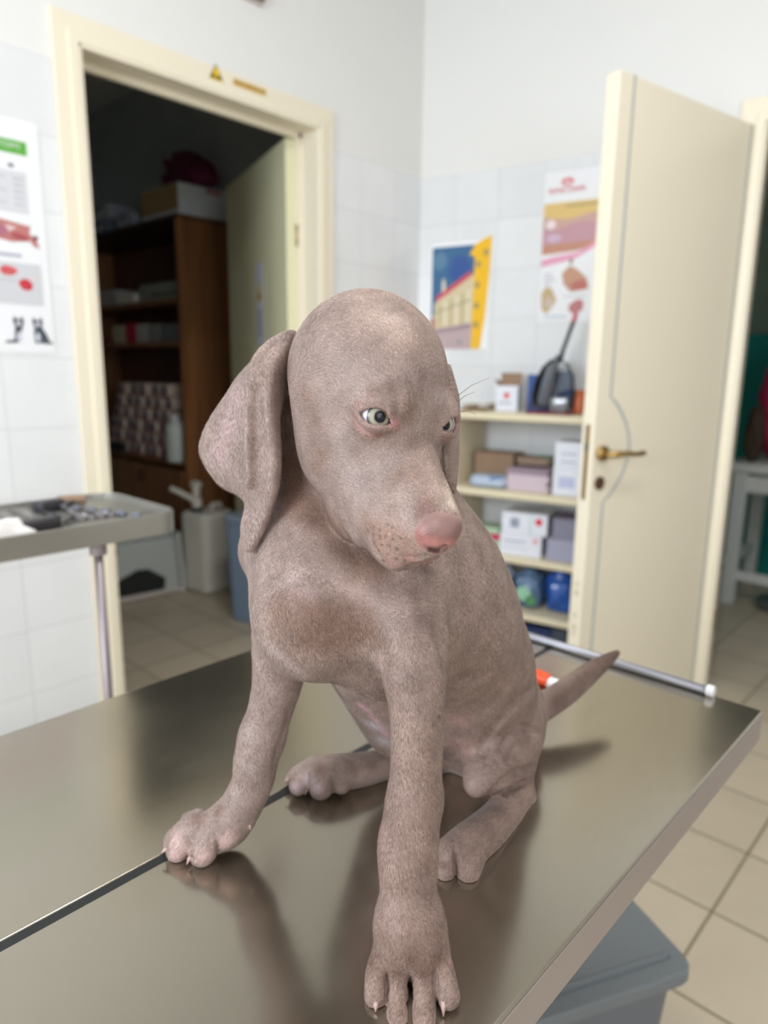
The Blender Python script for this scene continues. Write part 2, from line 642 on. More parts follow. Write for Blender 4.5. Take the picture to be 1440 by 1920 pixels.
# left poster: anatomy chart, seen from y .40 to .835
P = Poster()
ph = .60; pw = .44
y1, z1 = .835, 1.255
X = lambda y: y-(y1-pw)       # wall y -> sheet x
Z = lambda z: z-z1
P.rect((92, 172, 60), X(.42), Z(1.768), X(.802), Z(1.802))
P.rect((214, 214, 218), X(.42), Z(1.62), X(.795), Z(1.725))
for k in range(5):
    P.rect((190, 190, 196), X(.76), Z(1.64+.016*k), X(.785), Z(1.645+.016*k))
    P.rect((196, 196, 202), X(.60), Z(1.64+.016*k), X(.74-.02*(k % 2)), Z(1.645+.016*k))
P.blob((120, 120, 128), X(.758), Z(1.738), .008, .005)
P.shape((190, 120, 116), [(X(.50), Z(1.600)), (X(.72), Z(1.600)), (X(.795), Z(1.590)), (X(.790), Z(1.572)), (X(.806), Z(1.560)), (X(.815), Z(1.535)), (X(.800), Z(1.540)), (X(.79), Z(1.553)), (X(.745), Z(1.545)), (X(.70), Z(1.552)), (X(.60), Z(1.545)), (X(.50), Z(1.55))])
P.shape((226, 206, 200), [(X(.66), Z(1.590)), (X(.76), Z(1.584)), (X(.74), Z(1.572)), (X(.70), Z(1.576))])
P.blob((176, 108, 128), X(.715), Z(1.572), .022, .016)
P.blob((168, 80, 84), X(.765), Z(1.560), .024, .009, -.2)
P.blob((80, 40, 40), X(.806), Z(1.562), .006, .006)
P.rect((176, 178, 196), X(.60), Z(1.507), X(.765), Z(1.515))
P.rect((208, 208, 212), X(.42), Z(1.385), X(.812), Z(1.492))
P.blob((206, 92, 92), X(.728), Z(1.470), .022, .013, 0, 14, .15, 2)
P.blob((200, 56, 66), X(.770), Z(1.437), .019, .015, -.3, 14, .15, 3)
P.rect((190, 190, 196), X(.70), Z(1.444), X(.745), Z(1.448))
P.rect((226, 206, 202), X(.778), Z(1.452), X(.80), Z(1.458))
for (cx, s_) in ((.742, -1), (.792, 1)):       # two seated black and white cats
    P.shape((70, 74, 84), [(X(cx-.014), Z(1.338)), (X(cx-.011), Z(1.352)), (X(cx-.004), Z(1.344)), (X(cx+.004), Z(1.344)), (X(cx+.010), Z(1.353)), (X(cx+.013), Z(1.338)), (X(cx+.010), Z(1.326)), (X(cx+.012+.010*s_), Z(1.305)), (X(cx+.014+.016*s_), Z(1.284)), (X(cx-.012+.002*s_), Z(1.282)), (X(cx-.012), Z(1.310)), (X(cx-.009), Z(1.326))])
    P.blob((222, 224, 232), X(cx), Z(1.333), .005, .007)
    P.blob((206, 210, 222), X(cx-.002), Z(1.298), .006, .013)
    P.shape((90, 94, 104), [(X(cx+.012*s_), Z(1.290)), (X(cx+.036*s_), Z(1.286)), (X(cx+.038*s_), Z(1.281)), (X(cx+.010*s_), Z(1.281))])
o = P.build('anatomy_poster', (WX+.0015, y1-pw, z1), math.pi/2, 'white anatomy chart with green heading and two cats, left of the doorway', pw, ph)
text('ANATOMY', .020, o, mat('ink_white', rgb(226, 240, 220), .5), (X(.738), -.0032, Z(1.786)), (math.pi/2, 0, 0))

# blue and yellow poster
P = Poster()
w_, h_ = .280, .440
s0, z0 = .062, 1.315
P.shape((246, 246, 248), [(0, 0), (w_*.97, 0), (w_, h_), (0, h_)])
P.rect((58, 104, 146), .004, .14, .205, .425)
P.blob((50, 84, 150), .135, .33, .05, .05, 0, 14, .3, 5)
P.blob((90, 130, 160), .04, .37, .03, .04, 0, 12, .4, 6)
P.shape((214, 200, 164), [(.018, .085), (.205, .11), (.205, .31), (.14, .27), (.085, .235), (.045, .215), (.018, .19)])
P.shape((224, 214, 190), [(.052, .20), (.074, .22), (.068, .285), (.060, .30), (.054, .28)])
P.shape((206, 82, 92), [(.028, .198), (.190, .298), (.190, .322), (.028, .222)])
for k in range(6):
    P.rect((232, 222, 196) if k % 2 else (196, 176, 134), .04+.027*k, .10, .052+.027*k, .185+.012*k)
P.shape((150, 150, 120), [(.02, .150), (.19, .200), (.19, .206), (.02, .156)])
P.shape((190, 168, 170), [(.004, .0), (.200, .0), (.200, .110), (.020, .085), (.004, .075)])
P.shape((164, 142, 148), [(.004, .062), (.20, .086), (.20, .108), (.004, .080)])
P.rect((160, 50, 60), .004, .085, .020, .135)
P.blob((150, 150, 160), .145, .030, .012, .010)
P.shape((244, 190, 22), [(.200, .0), (.242, .0), (.262, .14), (.274, .30), (.279, .455), (.235, .440), (.205, .425), (.18, .385), (.205, .375)])
for zz, xx in ((.39, .255), (.345, .222), (.262, .220), (.178, .220), (.100, .220)):
    P.blob((110, 120, 110), xx, zz, .011, .013)
    P.blob((226, 182, 40), xx, zz, .005, .007)
p = w2p(s0, .0015, z0)
P.build('city_poster', p, WA, 'blue and yellow poster of a pale building on the tiled wall', w_, h_)

# breeder's poster with the red crown
P = Poster()
w_, h_ = .30, .560
s0, z0 = .552, 1.418
Y = lambda z: z-z0
P.rect((222, 190, 120), .004, Y(1.80), w_-.004, Y(1.865))
P.rect((170, 150, 104), .090, Y(1.846), w_-.01, Y(1.853))
P.shape((202, 164, 150), [(.004, Y(1.74)), (w_-.004, Y(1.74)), (w_-.004, Y(1.81)), (.20, Y(1.82)), (.10, Y(1.80)), (.004, Y(1.815))])
P.shape((196, 150, 160), [(.004, Y(1.69)), (w_-.004, Y(1.69)), (w_-.004, Y(1.775)), (.15, Y(1.79)), (.06, Y(1.765)), (.004, Y(1.772))])
P.blob((238, 220, 222), .035, Y(1.787), .020, .018)
P.blob((206, 180, 200), .05, Y(1.735), .03, .015)
P.shape((196, 140, 118), [(.004, Y(1.675)), (w_-.004, Y(1.675)), (w_-.004, Y(1.725)), (.12, Y(1.715)), (.004, Y(1.712))])
P.shape((244, 240, 244), [(.004, Y(1.675)), (w_-.004, Y(1.675)), (w_-.004, Y(1.725)), (.15, Y(1.683)), (.10, Y(1.680))])
P.shape((232, 160, 188), [(.004, Y(1.630)), (.06, Y(1.640)), (.14, Y(1.655)), (w_-.004, Y(1.735)), (w_-.004, Y(1.765)), (.15, Y(1.676)), (.05, Y(1.665)), (.004, Y(1.655))])
for k in range(4):
    P.rect((190, 190, 206), .02, Y(1.60-.013*k), .05+.008*(k % 3), Y(1.605-.013*k))
P.shape((196, 150, 122), [(.09, Y(1.60)), (.12, Y(1.63)), (.15, Y(1.615)), (.19, Y(1.58)), (.20, Y(1.54)), (.13, Y(1.53)), (.10, Y(1.56))])
P.blob((190, 110, 100), .16, Y(1.555), .035, .018, .1, 14, .2, 3)
P.blob((150, 140, 120), .125, Y(1.645), .008, .010)
P.rect((180, 180, 196), .10, Y(1.512), .19, Y(1.515))
P.shape((198, 172, 130), [(.012, Y(1.53)), (.03, Y(1.555)), (.055, Y(1.545)), (.075, Y(1.50)), (.055, Y(1.47)), (.035, Y(1.45)), (.015, Y(1.47))])
P.blob((206, 186, 170), .045, Y(1.49), .020, .02, 0, 14, .2, 5)
P.blob((190, 120, 120), .155, Y(1.475), .030, .025, .5, 14, .3, 6)
P.rect((196, 206, 220), .03, Y(1.435), .12, Y(1.442))
for k in range(5):       # crown
    a = math.radians(150-30*k)
    P.blob((222, 74, 84), .092+.022*math.cos(a), Y(1.930)+.016*math.sin(a), .0055, .0065)
P.rect((222, 74, 84), .076, Y(1.922), .108, Y(1.929))
p = w2p(s0, .0015, z0)
o = P.build('kitten_poster', p, WA, 'white poster with a red crown and small pictures of kittens, beside the cream door', w_, h_)
text('ROYAL CANIN', .0235, o, mat('ink_red', rgb(216, 60, 72), .5), (.092, -.0036, Y(1.908)), (math.pi/2, 0, 0), sx=.92)
# ================================================================ examination table
def steel(name, col, rough, smudge=True, scale=1.0):
    m = bpy.data.materials.new(name)
    m.use_nodes = True
    nt = m.node_tree
    N, L = nt.nodes, nt.links
    b = N['Principled BSDF']
    b.inputs['Base Color'].default_value = col
    b.inputs['Metallic'].default_value = .95
    tc = N.new('ShaderNodeTexCoord')
    mp = N.new('ShaderNodeMapping')
    mp.inputs['Scale'].default_value = (40*scale, 3*scale, 10)
    L.new(tc.outputs['Object'], mp.inputs['Vector'])
    n1 = N.new('ShaderNodeTexNoise')
    n1.inputs['Scale'].default_value = 6
    n1.inputs['Detail'].default_value = 6
    L.new(mp.outputs[0], n1.inputs['Vector'])
    n2 = N.new('ShaderNodeTexNoise')
    n2.inputs['Scale'].default_value = 5
    n2.inputs['Detail'].default_value = 5
    L.new(tc.outputs['Object'], n2.inputs['Vector'])
    mr = N.new('ShaderNodeMapRange')
    mr.inputs['From Min'].default_value = .35
    mr.inputs['From Max'].default_value = .72
    mr.inputs['To Min'].default_value = rough
    mr.inputs['To Max'].default_value = rough*1.7 if smudge else rough
    L.new(n2.outputs['Fac'], mr.inputs['Value'])
    ad = N.new('ShaderNodeMath')
    ad.operation = 'MULTIPLY_ADD'
    ad.inputs[1].default_value = .05
    L.new(n1.outputs['Fac'], ad.inputs[0])
    L.new(mr.outputs['Result'], ad.inputs[2])
    L.new(ad.outputs[0], b.inputs['Roughness'])
    return m


TOPST = steel('table_steel', rgb(174, 167, 153), .125)
RIM = steel('rim_steel', rgb(205, 196, 180), .22, False)
TX0, TX1, TXG, TYF, TYN = -.783, -.19, -.477, .885, -.42
root = empty('examination_table', ((TX0+TX1)/2, .25, 0), 0, 'large stainless steel examination table the puppy sits on', 'table')


def panel(xa, xb, name):
    m = MB()
    m.box(((xa+xb)/2, (TYF+TYN)/2, TABLE_Z-.006), (xb-xa, TYF-TYN, .012))
    return part(m, name, TOPST, root, bevel=.0025, bseg=3)


TABLE_Z = .82
panel(TX0, TXG-.004, 'steel_panel')
panel(TXG+.004, TX1, 'steel_panel')
m = MB(); m.box((TXG, (TYF+TYN)/2, TABLE_Z-.006), (.010, TYF-TYN-.002, .010)); part(m, 'rubber_seal', mat('black_rubber', rgb(22, 24, 26), .45), root)
m = MB()
m.box((TX1-.0008, (TYF+TYN)/2, TABLE_Z-.0200), (.003, TYF-TYN-.008, .034))
m.box((TX0+.0015, (TYF+TYN)/2, TABLE_Z-.019), (.003, TYF-TYN-.012, .030))
m.box(((TX0+TX1)/2, TYF-.0015, TABLE_Z-.019), (TX1-TX0-.012, .003, .030))
m.box(((TX0+TX1)/2, TYN+.0015, TABLE_Z-.019), (TX1-TX0-.012, .003, .030))
part(m, 'apron', steel('apron_steel', rgb(178, 170, 172), .34, False), root)
m = MB(); m.tube([(TX0+.02, .8805, TABLE_Z+.0058), (-.252, .8805, TABLE_Z+.0058)], .0058, 14); part(m, 'end_rail', steel('rail_steel', rgb(160, 160, 168), .48, False), root, smooth=True)
m = MB(); m.tube([(-.256, .8805, TABLE_Z+.0067), (-.246, .8805, TABLE_Z+.0067)], .0075, 14); part(m, 'rail_end_cap', mat('cap_white', rgb(225, 225, 230), .35), root, bevel=.002)
m = MB()
m.box((-.487, .25, .44), (.12, .16, .72))
m.box((-.487, .25, .79), (.36, .80, .03))
part(m, 'column', mat('column_grey', rgb(205, 205, 205), .5), root, bevel=.01)
m = MB(); m.box((-.487, .25, .04), (.46, .75, .07)); part(m, 'base', mat('column_grey', rgb(205, 205, 205), .5), root, bevel=.01)

# digital thermometer lying on the table
r = empty('thermometer', (-.38, .757, TABLE_Z), 0, 'white thermometer with an orange cap lying behind the puppy', 'thermometer')
m = MB(); m.tube([(-.412, .7570, TABLE_Z+.0075), (-.400, .7575, TABLE_Z+.0072), (-.388, .7580, TABLE_Z+.0066), (-.372, .7585, TABLE_Z+.006)], [.0072, .0070, .0064, .005], 12)
part(m, 'body', mat('plastic_white', rgb(238, 238, 240), .35), r, smooth=True)
m = MB(); m.tube([(-.432, .7566, TABLE_Z+.0100), (-.410, .7570, TABLE_Z+.0090)], [.0095, .0085], 12)
part(m, 'cap', mat('plastic_orange', rgb(232, 82, 30), .35), r, bevel=.002)

# ---- grey storage box on the floor by the table
u_ = Vector((-.885, .465, 0)).normalized(); v_ = Vector((-.465, -.885, 0)).normalized()
cr0 = Vector((-.262, 1.022, 0))
bc = cr0+u_*.21+v_*.16
rz = math.atan2(u_.y, u_.x)
G1m = mat('box_grey', rgb(112, 118, 122), .5, bump=.1, bscale=300)
r = empty('storage_box', (bc.x, bc.y, 0), rz, 'grey plastic lidded box on the floor beside the examination table', 'box')
m = MB(); m.rbox((0, 0, .135), (.385, .285, .27), .03, taper=.9); m.build('body', mat('box_grey_body', rgb(104, 108, 116), .5), r, bevel=.003)
m = MB(); m.rbox((0, 0, .287), (.420, .320, .026), .028); lid = m.build('lid', G1m, r, bevel=.005)
m = MB()
m.box((0, 0, .3015), (.36, .26, .004))
m.box((.02, .03, .3045), (.005, .17, .003)); m.box((-.08, .03, .3045), (.005, .17, .003))
m.box((-.175, 0, .3035), (.006, .27, .006))
m.build('lid_panel', G1m, lid, bevel=.0015)
for lx, lw in ((-.05, .12), (.12, .05)):
    MB().box((lx, .163, .270), (lw, .012, .045)).build('latch', mat('latch_grey', rgb(150, 154, 162), .4), r, bevel=.004)
m = MB(); m.box((0, .1605, .268), (.36, .004, .010)); m.build('rim_groove', mat('groove_dark', rgb(40, 42, 46), .6), r)
MB().lathe([(.005, 0), (.004, .002)], (-.09, .05, .3035), 10).build('rivet', mat('rivet_brown', rgb(110, 84, 60), .6), lid)

# ================================================================ instrument table at the left
SST = steel('tray_steel', rgb(172, 170, 164), .32, True, .5)
r = empty('instrument_table', (-1.42, .42, 0), 0, 'narrow steel instrument table in front of the tiled wall', 'table')
bx0, bx1, by0, by1, bz = -1.575, -1.262, .02, .735, .925
m = MB()
m.rbox(((bx0+bx1)/2, (by0+by1)/2, bz-.008), (bx1-bx0, by1-by0, .006), .05, seg=5)
part(m, 'tray_floor', SST, r)
m = MB()
pts = []
for (sx, sy, a0) in ((1, 1, 0), (-1, 1, 90), (-1, -1, 180), (1, -1, 270)):
    for k in range(6):
        a = math.radians(a0+90*k/5)
        pts.append(((bx0+bx1)/2+sx*((bx1-bx0)/2-.05)+.05*math.cos(a), (by0+by1)/2+sy*((by1-by0)/2-.05)+.05*math.sin(a)))
n = len(pts)
cx, cy = (bx0+bx1)/2, (by0+by1)/2
vs, fs = [], []
for z, k in ((bz-.038, .004), (bz+.006, .004), (bz+.006, -.003), (bz-.038, -.003)):
    for x, y in pts:
        d = math.hypot(x-cx, y-cy)
        vs.append((x+(x-cx)/d*k, y+(y-cy)/d*k, z))
for j in range(4):
    for i in range(n):
        fs.append((j*n+i, j*n+(i+1) % n, ((j+1) % 4)*n+(i+1) % n, ((j+1) % 4)*n+i))
m.add(vs, fs)
part(m, 'rim', SST, r, bevel=.002)
CHR = mat('chrome', rgb(160, 150, 154), .5, 1.0)
for (x, y) in ((bx1-.02, .567), (bx1-.02, .10), (bx0+.03, .10)):
    m = MB(); m.tube([(x, y, .03), (x, y, bz-.03)], .0085, 14); lg = part(m, 'leg', CHR, r, smooth=True)
    m = MB(); m.lathe([(.016, 0), (.018, .02), (.0135, .035)], (x, y, 0), 12); part(m, 'rubber_foot', mat('black_rubber'), r, parent=lg)
    m = MB(); m.tube([(x, y, bz-.06), (x, y, bz-.035)], .016, 14); part(m, 'collar', CHR, r, parent=lg)
# towel of ridged steel instruments, cotton and tubes lying in the tray
tz = bz-.005
TOOL = mat('instrument_steel', rgb(150, 146, 146), .3, 1.0)
TDK = mat('instrument_dark', rgb(72, 70, 74), .45, .6)
tool_lab = ['thin steel forceps in the row at the back of the tray', 'straight steel scissors handle nearest the doorway end of the tray']
for i in range(9):
    y = .30+.040*i
    t = empty('forceps', (-1.45, y, tz), 0, ['steel forceps, %s of the row on the tray' % q for q in ('leftmost', 'second from the left end', 'third from the left end', 'fourth from the left end', 'fifth from the left end', 'sixth from the left end', 'third from the doorway end', 'second from the doorway end', 'nearest the doorway end')][i], 'forceps', 'steel forceps laid in a row')
    for s in (-1, 1):
        m = MB(); m.tube([(-1.36, y+s*.008, tz+.005), (-1.43, y+s*.002, tz+.006), (-1.54, y-s*.003, tz+.005)], [.0025, .0028, .0016], 8)
        part(m, 'blade', TOOL if i % 3 else TDK, t, smooth=True)
        m = MB(); q = [(-1.352+.011*math.cos(a), y+s*.010+.008*math.sin(a), tz+.005) for a in [k*math.pi/5 for k in range(11)]]
        m.tube(q, .002, 6, caps=False); part(m, 'finger_ring', TOOL if i % 3 else TDK, t, smooth=True)
for j, (x, y, a, L_, lab) in enumerate(((-1.325, .475, .25, .085, 'dark grey clipper head lying right of the cotton pad'), (-1.50, .385, .5, .07, 'dark grey knob handle at the back edge of the tray'), (-1.50, .565, .3, .06, 'black flat handle lying behind the forceps'))):
    t = empty('hand_tool', (x, y, tz), a, lab, 'instrument')
    MB().box((0, 0, .011), (.034, L_, .022)).build('grip', TDK, t, bevel=.006)
    MB().tube([(0, L_/2-.005, .01), (0, L_/2+.035, .008)], .004, 8).build('tip', TOOL, t, smooth=True)
for i in range(6):
    y = .585+.014*i; x = -1.50+.038*i
    t = MB().tube([(x, y, tz+.006), (x+.020, y+.008, tz+.006)], .006, 12).build('glass_vial', mat('vial_glass', rgb(104, 106, 116), .55), None, bevel=.002)
    tag(t, 'small pale glass vial, %s of the slanting row at the doorway end of the tray' % ('farthest', 'second', 'third', 'fourth', 'fifth', 'nearest')[i], 'vial', 'glass vials in the tray')
t = MB().tube([(-1.545, .60, tz+.009), (-1.53, .655, tz+.009)], .011, 12).build('medicine_tube', mat('amber_plastic', rgb(150, 122, 96), .5), None, bevel=.003)
tag(t, 'short orange tan tube at the back corner of the tray', 'tube')


def pad(name, c, s, rz_, label, seed):
    bm = bmesh.new()
    bmesh.ops.create_grid(bm, x_segments=20, y_segments=14, size=.5)
    rg = random.Random(seed)
    ph = [rg.random()*6 for _ in range(6)]
    top = []
    for v in bm.verts:
        x, y = v.co.x, v.co.y
        e = min(1, (0.5-abs(x))*9)*min(1, (.5-abs(y))*7)
        z = s[2]*(.35+.65*max(0, e))*(1+.22*math.sin(9*x+ph[0])*math.cos(8*y+ph[1])+.12*math.sin(17*x+ph[2]+9*y))
        r_ = 1-.10*max(0, (abs(x)+abs(y)-.75))
        v.co = ((x+.02*math.sin(9*y+ph[3]))*s[0]*r_, (y+.02*math.sin(8*x+ph[4]))*s[1]*r_, z)
    r_ = bmesh.ops.extrude_face_region(bm, geom=bm.faces[:])
    for v in [g for g in r_['geom'] if isinstance(g, bmesh.types.BMVert)]:
        v.co.z = .0005
    bmesh.ops.recalc_face_normals(bm, faces=bm.faces)
    me_ = bpy.data.meshes.new(name)
    bm.to_mesh(me_); bm.free()
    me_.polygons.foreach_set('use_smooth', [True]*len(me_.polygons))
    me_.materials.append(mat('cotton', rgb(244, 240, 238), .95, bump=.5, bscale=400))
    o = bpy.data.objects.new(name, me_)
    COL.objects.link(o)
    o.location = c
    o.rotation_euler = (0, 0, rz_)
    return tag(o, label, 'cotton')


pad('cotton_pad', (-1.315, .402, bz-.005), (.070, .105, .026), .12, 'white folded cotton pad on the steel tray', 3)
pad('cotton_pad', (-1.300, .318, bz-.005), (.050, .060, .022), -.3, 'small white cotton scrap at the left edge of the picture on the steel tray', 5)

# ================================================================ cream shelf unit against the second wall
SHC = mat('shelf_cream', rgb(226, 214, 184), .5)
org = w2p(.33, .0, 0)
r = empty('shelf_unit', org, WA, 'cream open shelf unit standing against the tiled wall', 'shelf')
SW, SD = .74, .31          # local x along the wall, local y = -off
for z, th in ((1.052, .028), (.754, .028), (.500, .026), (.278, .026), (.06, .026)):
    MB().box((SW/2, -SD/2-.003, z), (SW, SD, th)).build('shelf_board', SHC, r, bevel=.006)
for x in (.012, SW-.012):
    MB().box((x, -SD/2-.003+.01, .52), (.022, SD-.03, 1.04)).build('side_panel', SHC, r, bevel=.002)
SHZ = [1.066, .768, .513, .291, .073]


def onshelf(name, s, off, k, label, cat, rz_=0.0, group=None, dz=0.0):
    return empty(name, w2p(s, off, SHZ[k]+dz), WA+rz_, label, cat, group)


def carton(root, s, m, face=None, top=None, flap=None):
    b = MB().box((0, 0, s[2]/2), s).build('carton', m, root, bevel=.0015)
    return b


WBOX = mat('carton_white', rgb(228, 230, 240), .5)
BRN = mat('carton_brown', rgb(150, 122, 98), .7)
RED = mat('print_red', rgb(214, 60, 72), .5)
BLUm = mat('carton_blue', rgb(24, 76, 150), .4)
DBL = mat('carton_navy', rgb(30, 30, 110), .4)
GRY = mat('print_grey', rgb(150, 156, 176), .5)


def decal(root, pts, y, m, name='printed_mark', th=.0006):
    d = MB()
    n_ = len(pts)
    d.add([(p[0], y, p[1]) for p in pts]+[(p[0], y-th, p[1]) for p in pts],
          [tuple(range(n_)), tuple(range(n_, 2*n_))[::-1]]+[(i, (i+1) % n_, n_+(i+1) % n_, n_+i) for i in range(n_)])
    return d.build(name, m, root)


def disc(cx, cz, rr, n_=14):
    return [(cx+rr*math.cos(2*math.pi*i/n_), cz+rr*math.sin(2*math.pi*i/n_)) for i in range(n_)]


# top board: torn cardboard, open carton, blue cartons, black scoop
for i, (s, off, a, w_, d_) in enumerate(((.395, .235, .2, .10, .09), (.43, .10, -.3, .09, .10))):
    t = onshelf('cardboard_piece', s, off, 0, ('flat torn brown cardboard piece at the front of the top board', 'flat torn brown cardboard piece behind the other one on the top board')[i], 'cardboard', a, 'torn cardboard on the top board', dz=.002)
    m = MB(); m.box((0, 0, .004), (w_, d_, .006), 0, .03); m.box((.01, .01, .013), (w_*.8, d_*.7, .006), .2, -.06, .05)
    m.box((-.01, -.01, .021), (w_*.6, d_*.6, .005), -.3, .08, -.05)
    m.build('cardboard_layers', mat('cardboard', rgb(158, 134, 104), .8, var=.15, vscale=30), t)
t = onshelf('open_carton', .497, .13, 0, 'small white carton with its brown flap open, on the top board', 'box', .15)
carton(t, (.088, .075, .100), WBOX)
MB().box((0, .034, .125), (.084, .003, .052), 0, -.15).build('flap', BRN, t)
MB().box((-.043, 0, .110), (.003, .06, .03), 0, 0, -.6).build('flap', BRN, t)
decal(t, disc(.0, .062, .012), -.0380, RED)
decal(t, [(-.03, .03), (.02, .03), (.02, .036), (-.03, .036)], -.0380, GRY)
t = onshelf('blue_carton', .615, .10, 0, 'tall bright blue carton behind the black scoop', 'box', .0)
carton(t, (.085, .05, .145), BLUm)
decal(t, [(-.02, .03), (.035, .05), (.035, .10), (-.01, .07)], -.026, mat('print_cyan', rgb(60, 160, 220), .4))
decal(t, [(-.04, .01), (.03, .01), (.03, .035), (-.04, .035)], -.026, DBL)
t = onshelf('blue_carton', .695, .055, 0, 'second blue carton leaning at the wall behind the black scoop', 'box', .0)
carton(t, (.06, .035, .16), mat('carton_blue_dark', rgb(20, 60, 120), .4))
# black slotted scoop standing on end with its handle up
BP = mat('black_plastic', rgb(44, 48, 56), .32)
t = onshelf('litter_scoop', .690, .17, 0, 'large black slotted plastic scoop standing upright with its long handle up', 'scoop', .1)
outl = [(-.075, .02), (-.082, .06), (-.072, .12), (-.045, .175), (-.012, .205), (.020, .205), (.055, .185), (.078, .14), (.085, .08), (.080, .02)]
m = MB()
nn = len(outl)
def yb(x, z): return .02+.10*(1-z/.22)**1.2*0+.012*math.cos(x*18)
vs = [(x, yb(x, z)-.030, z) for x, z in outl]+[(x*.80, yb(x, z)+.008, .012+z*.93) for x, z in outl]
m.add(vs, [(i, (i+1) % nn, nn+(i+1) % nn, nn+i) for i in range(nn)])
m.build('bowl_rim', BP, t, smooth=True).modifiers.new('thick', 'SOLIDIFY').thickness = .004
g = MB()
for k in range(-9, 10):
    cx = .018*k*.6
    a0, b0 = (.006+cx, .075), (.066+cx*.0, .12)
for k in range(9):
    z = .085+.0115*k
    g.box((.028, .026, z), (.080-.003*k, .004, .0045), 0, 0, -.45)
g.build('grille', mat('grille_grey', rgb(110, 118, 130), .35), t)
MB().box((-.034, .026, .11), (.036, .005, .17), 0, 0, .22).build('side_plate', BP, t, bevel=.002)
MB().box((-.004, -.01, .12), (.020, .020, .20), 0, 0, .20).build('spine', mat('black_plastic_soft', rgb(62, 64, 70), .35), t, bevel=.006)
MB().box((.030, -.012, .034), (.075, .024, .062)).build('clear_cup', mat('smoke_plastic', rgb(120, 122, 124), .08, spec=.9), t, bevel=.012)
MB().tube([(.018, 0, .19), (.030, 0, .24), (.062, .004, .345)], [.011, .008, .008], 12).build('handle', BP, t, smooth=True)
MB().tube([(.060, .004, .338), (.069, .005, .372)], [.009, .007], 12).build('handle_tip', mat('plastic_pink', rgb(200, 60, 84), .4), t, bevel=.003)
t = onshelf('red_tray', .70, .20, 0, 'flat dark red plastic tray under the black scoop', 'tray', .0, dz=.0)
t.location.z += 0
MB().rbox((0, -.01, .004), (.17, .12, .006), .02).build('tray_base', mat('plastic_dark_red', rgb(130, 24, 34), .4), t)
t.name = 'shelf_tray'
t = onshelf('amber_jar', .785, .13, 0, 'small orange brown jar at the end of the top board by the door', 'jar')
MB().lathe([(.026, 0), (.028, .01), (.028, .06), (.02, .075), (.02, .09)], (0, 0, 0), 16).build('jar_body', mat('jar_orange', rgb(190, 96, 50), .4), t, smooth=True)

# second board
t = onshelf('brown_carton', .455, .10, 1, 'brown cardboard carton at the back of the second board', 'box', .0)
carton(t, (.17, .11, .128), BRN)
t = onshelf('glove_packet', .475, .225, 1, 'flattened pale blue plastic packet on the second board', 'packet', .08)
m = MB()
bm_pts = [(-.075, 0, .0), (.075, 0, .0)]
MB().rbox((0, 0, .026), (.150, .10, .045), .03, taper=1.1).build('wrapper', mat('plastic_pale_blue', rgb(176, 190, 210), .3), t, bevel=.014, bseg=3)
MB().box((.035, -.04, .040), (.05, .03, .014), .3).build('printed_label', mat('print_blue', rgb(110, 140, 190), .4), t, bevel=.004)
names = ('bottom', 'second from the bottom', 'third from the bottom', 'fourth from the bottom', 'fifth from the bottom', 'sixth from the bottom', 'second from the top', 'top')
for i in range(8):
    z = SHZ[1]+.0105*i+.0005
    a = .03*math.sin(i*2.1)
    p_ = w2p(.640+.004*math.sin(i*1.7), .185, z)
    o = MB().box((0, 0, .005), (.165, .155, .0095)).build('pink_pad', mat('paper_pink', rgb(226, 208, 218), .7) if i < 6 else mat('paper_mauve', rgb(168, 150, 166), .7), None, bevel=.003)
    o.location = p_; o.rotation_euler = (0, 0, WA+a)
    tag(o, 'folded absorbent pad, %s of the pink stack on the second board' % names[i], 'pad', 'stack of pink pads')
t = onshelf('kraft_bag', .625, .13, 1, 'crumpled brown paper bag lying on top of the pink pad stack', 'bag', .1, dz=.0853)
MB().rbox((0, 0, .020), (.15, .11, .034), .03, taper=.92).build('bag_body', mat('kraft_paper', rgb(150, 128, 112), .8, bump=.5, bscale=60), t, bevel=.010, bseg=3)
MB().box((.035, 0, .0400), (.05, .05, .004), .2).build('green_label', mat('print_green', rgb(90, 150, 120), .5), t)
t = onshelf('white_carton', .795, .20, 1, 'white carton at the end of the second board, lower of two', 'box', 0, 'white cartons at the end of the second board')
carton(t, (.105, .13, .105), WBOX); decal(t, [(-.03, .03), (.03, .03), (.03, .07), (-.03, .07)], -.066, mat('print_lilac', rgb(190, 194, 226), .5))
t = onshelf('white_carton', .795, .20, 1, 'white carton at the end of the second board, upper of two', 'box', 0.03, 'white cartons at the end of the second board', dz=.1053)
carton(t, (.105, .13, .095), WBOX); decal(t, [(-.03, .02), (.03, .02), (.03, .024), (-.03, .024)], -.066, GRY); decal(t, [(-.03, .05), (.03, .05), (.03, .054), (-.03, .054)], -.066, GRY)

# third board
t = onshelf('syringe_carton', .625, .20, 2, 'long white carton with a faint red mark, lower of two on the third board', 'box', .10)
carton(t, (.165, .16, .088), WBOX); decal(t, disc(.060, .066, .010), -.0805, mat('print_rose', rgb(232, 150, 160), .5))
decal(t, [(-.065, .055), (.02, .055), (.02, .060), (-.065, .060)], -.0805, GRY); decal(t, [(-.065, .03), (.03, .03), (.03, .034), (-.065, .034)], -.0805, mat('print_pale', rgb(200, 206, 222), .5))
t = onshelf('syringe_carton', .640, .20, 2, 'long white carton with a red dot, upper of two on the third board', 'box', .06, dz=.0885)
carton(t, (.180, .16, .083), WBOX); decal(t, disc(.058, .055, .015), -.0805, RED); decal(t, [(-.055, .025), (-.020, .025), (-.020, .062), (-.055, .062)], -.0805, GRY)
decal(t, [(.022, .004), (.030, .004), (.030, .078), (.022, .078)], -.0805, mat('print_teal', rgb(190, 220, 214), .5))
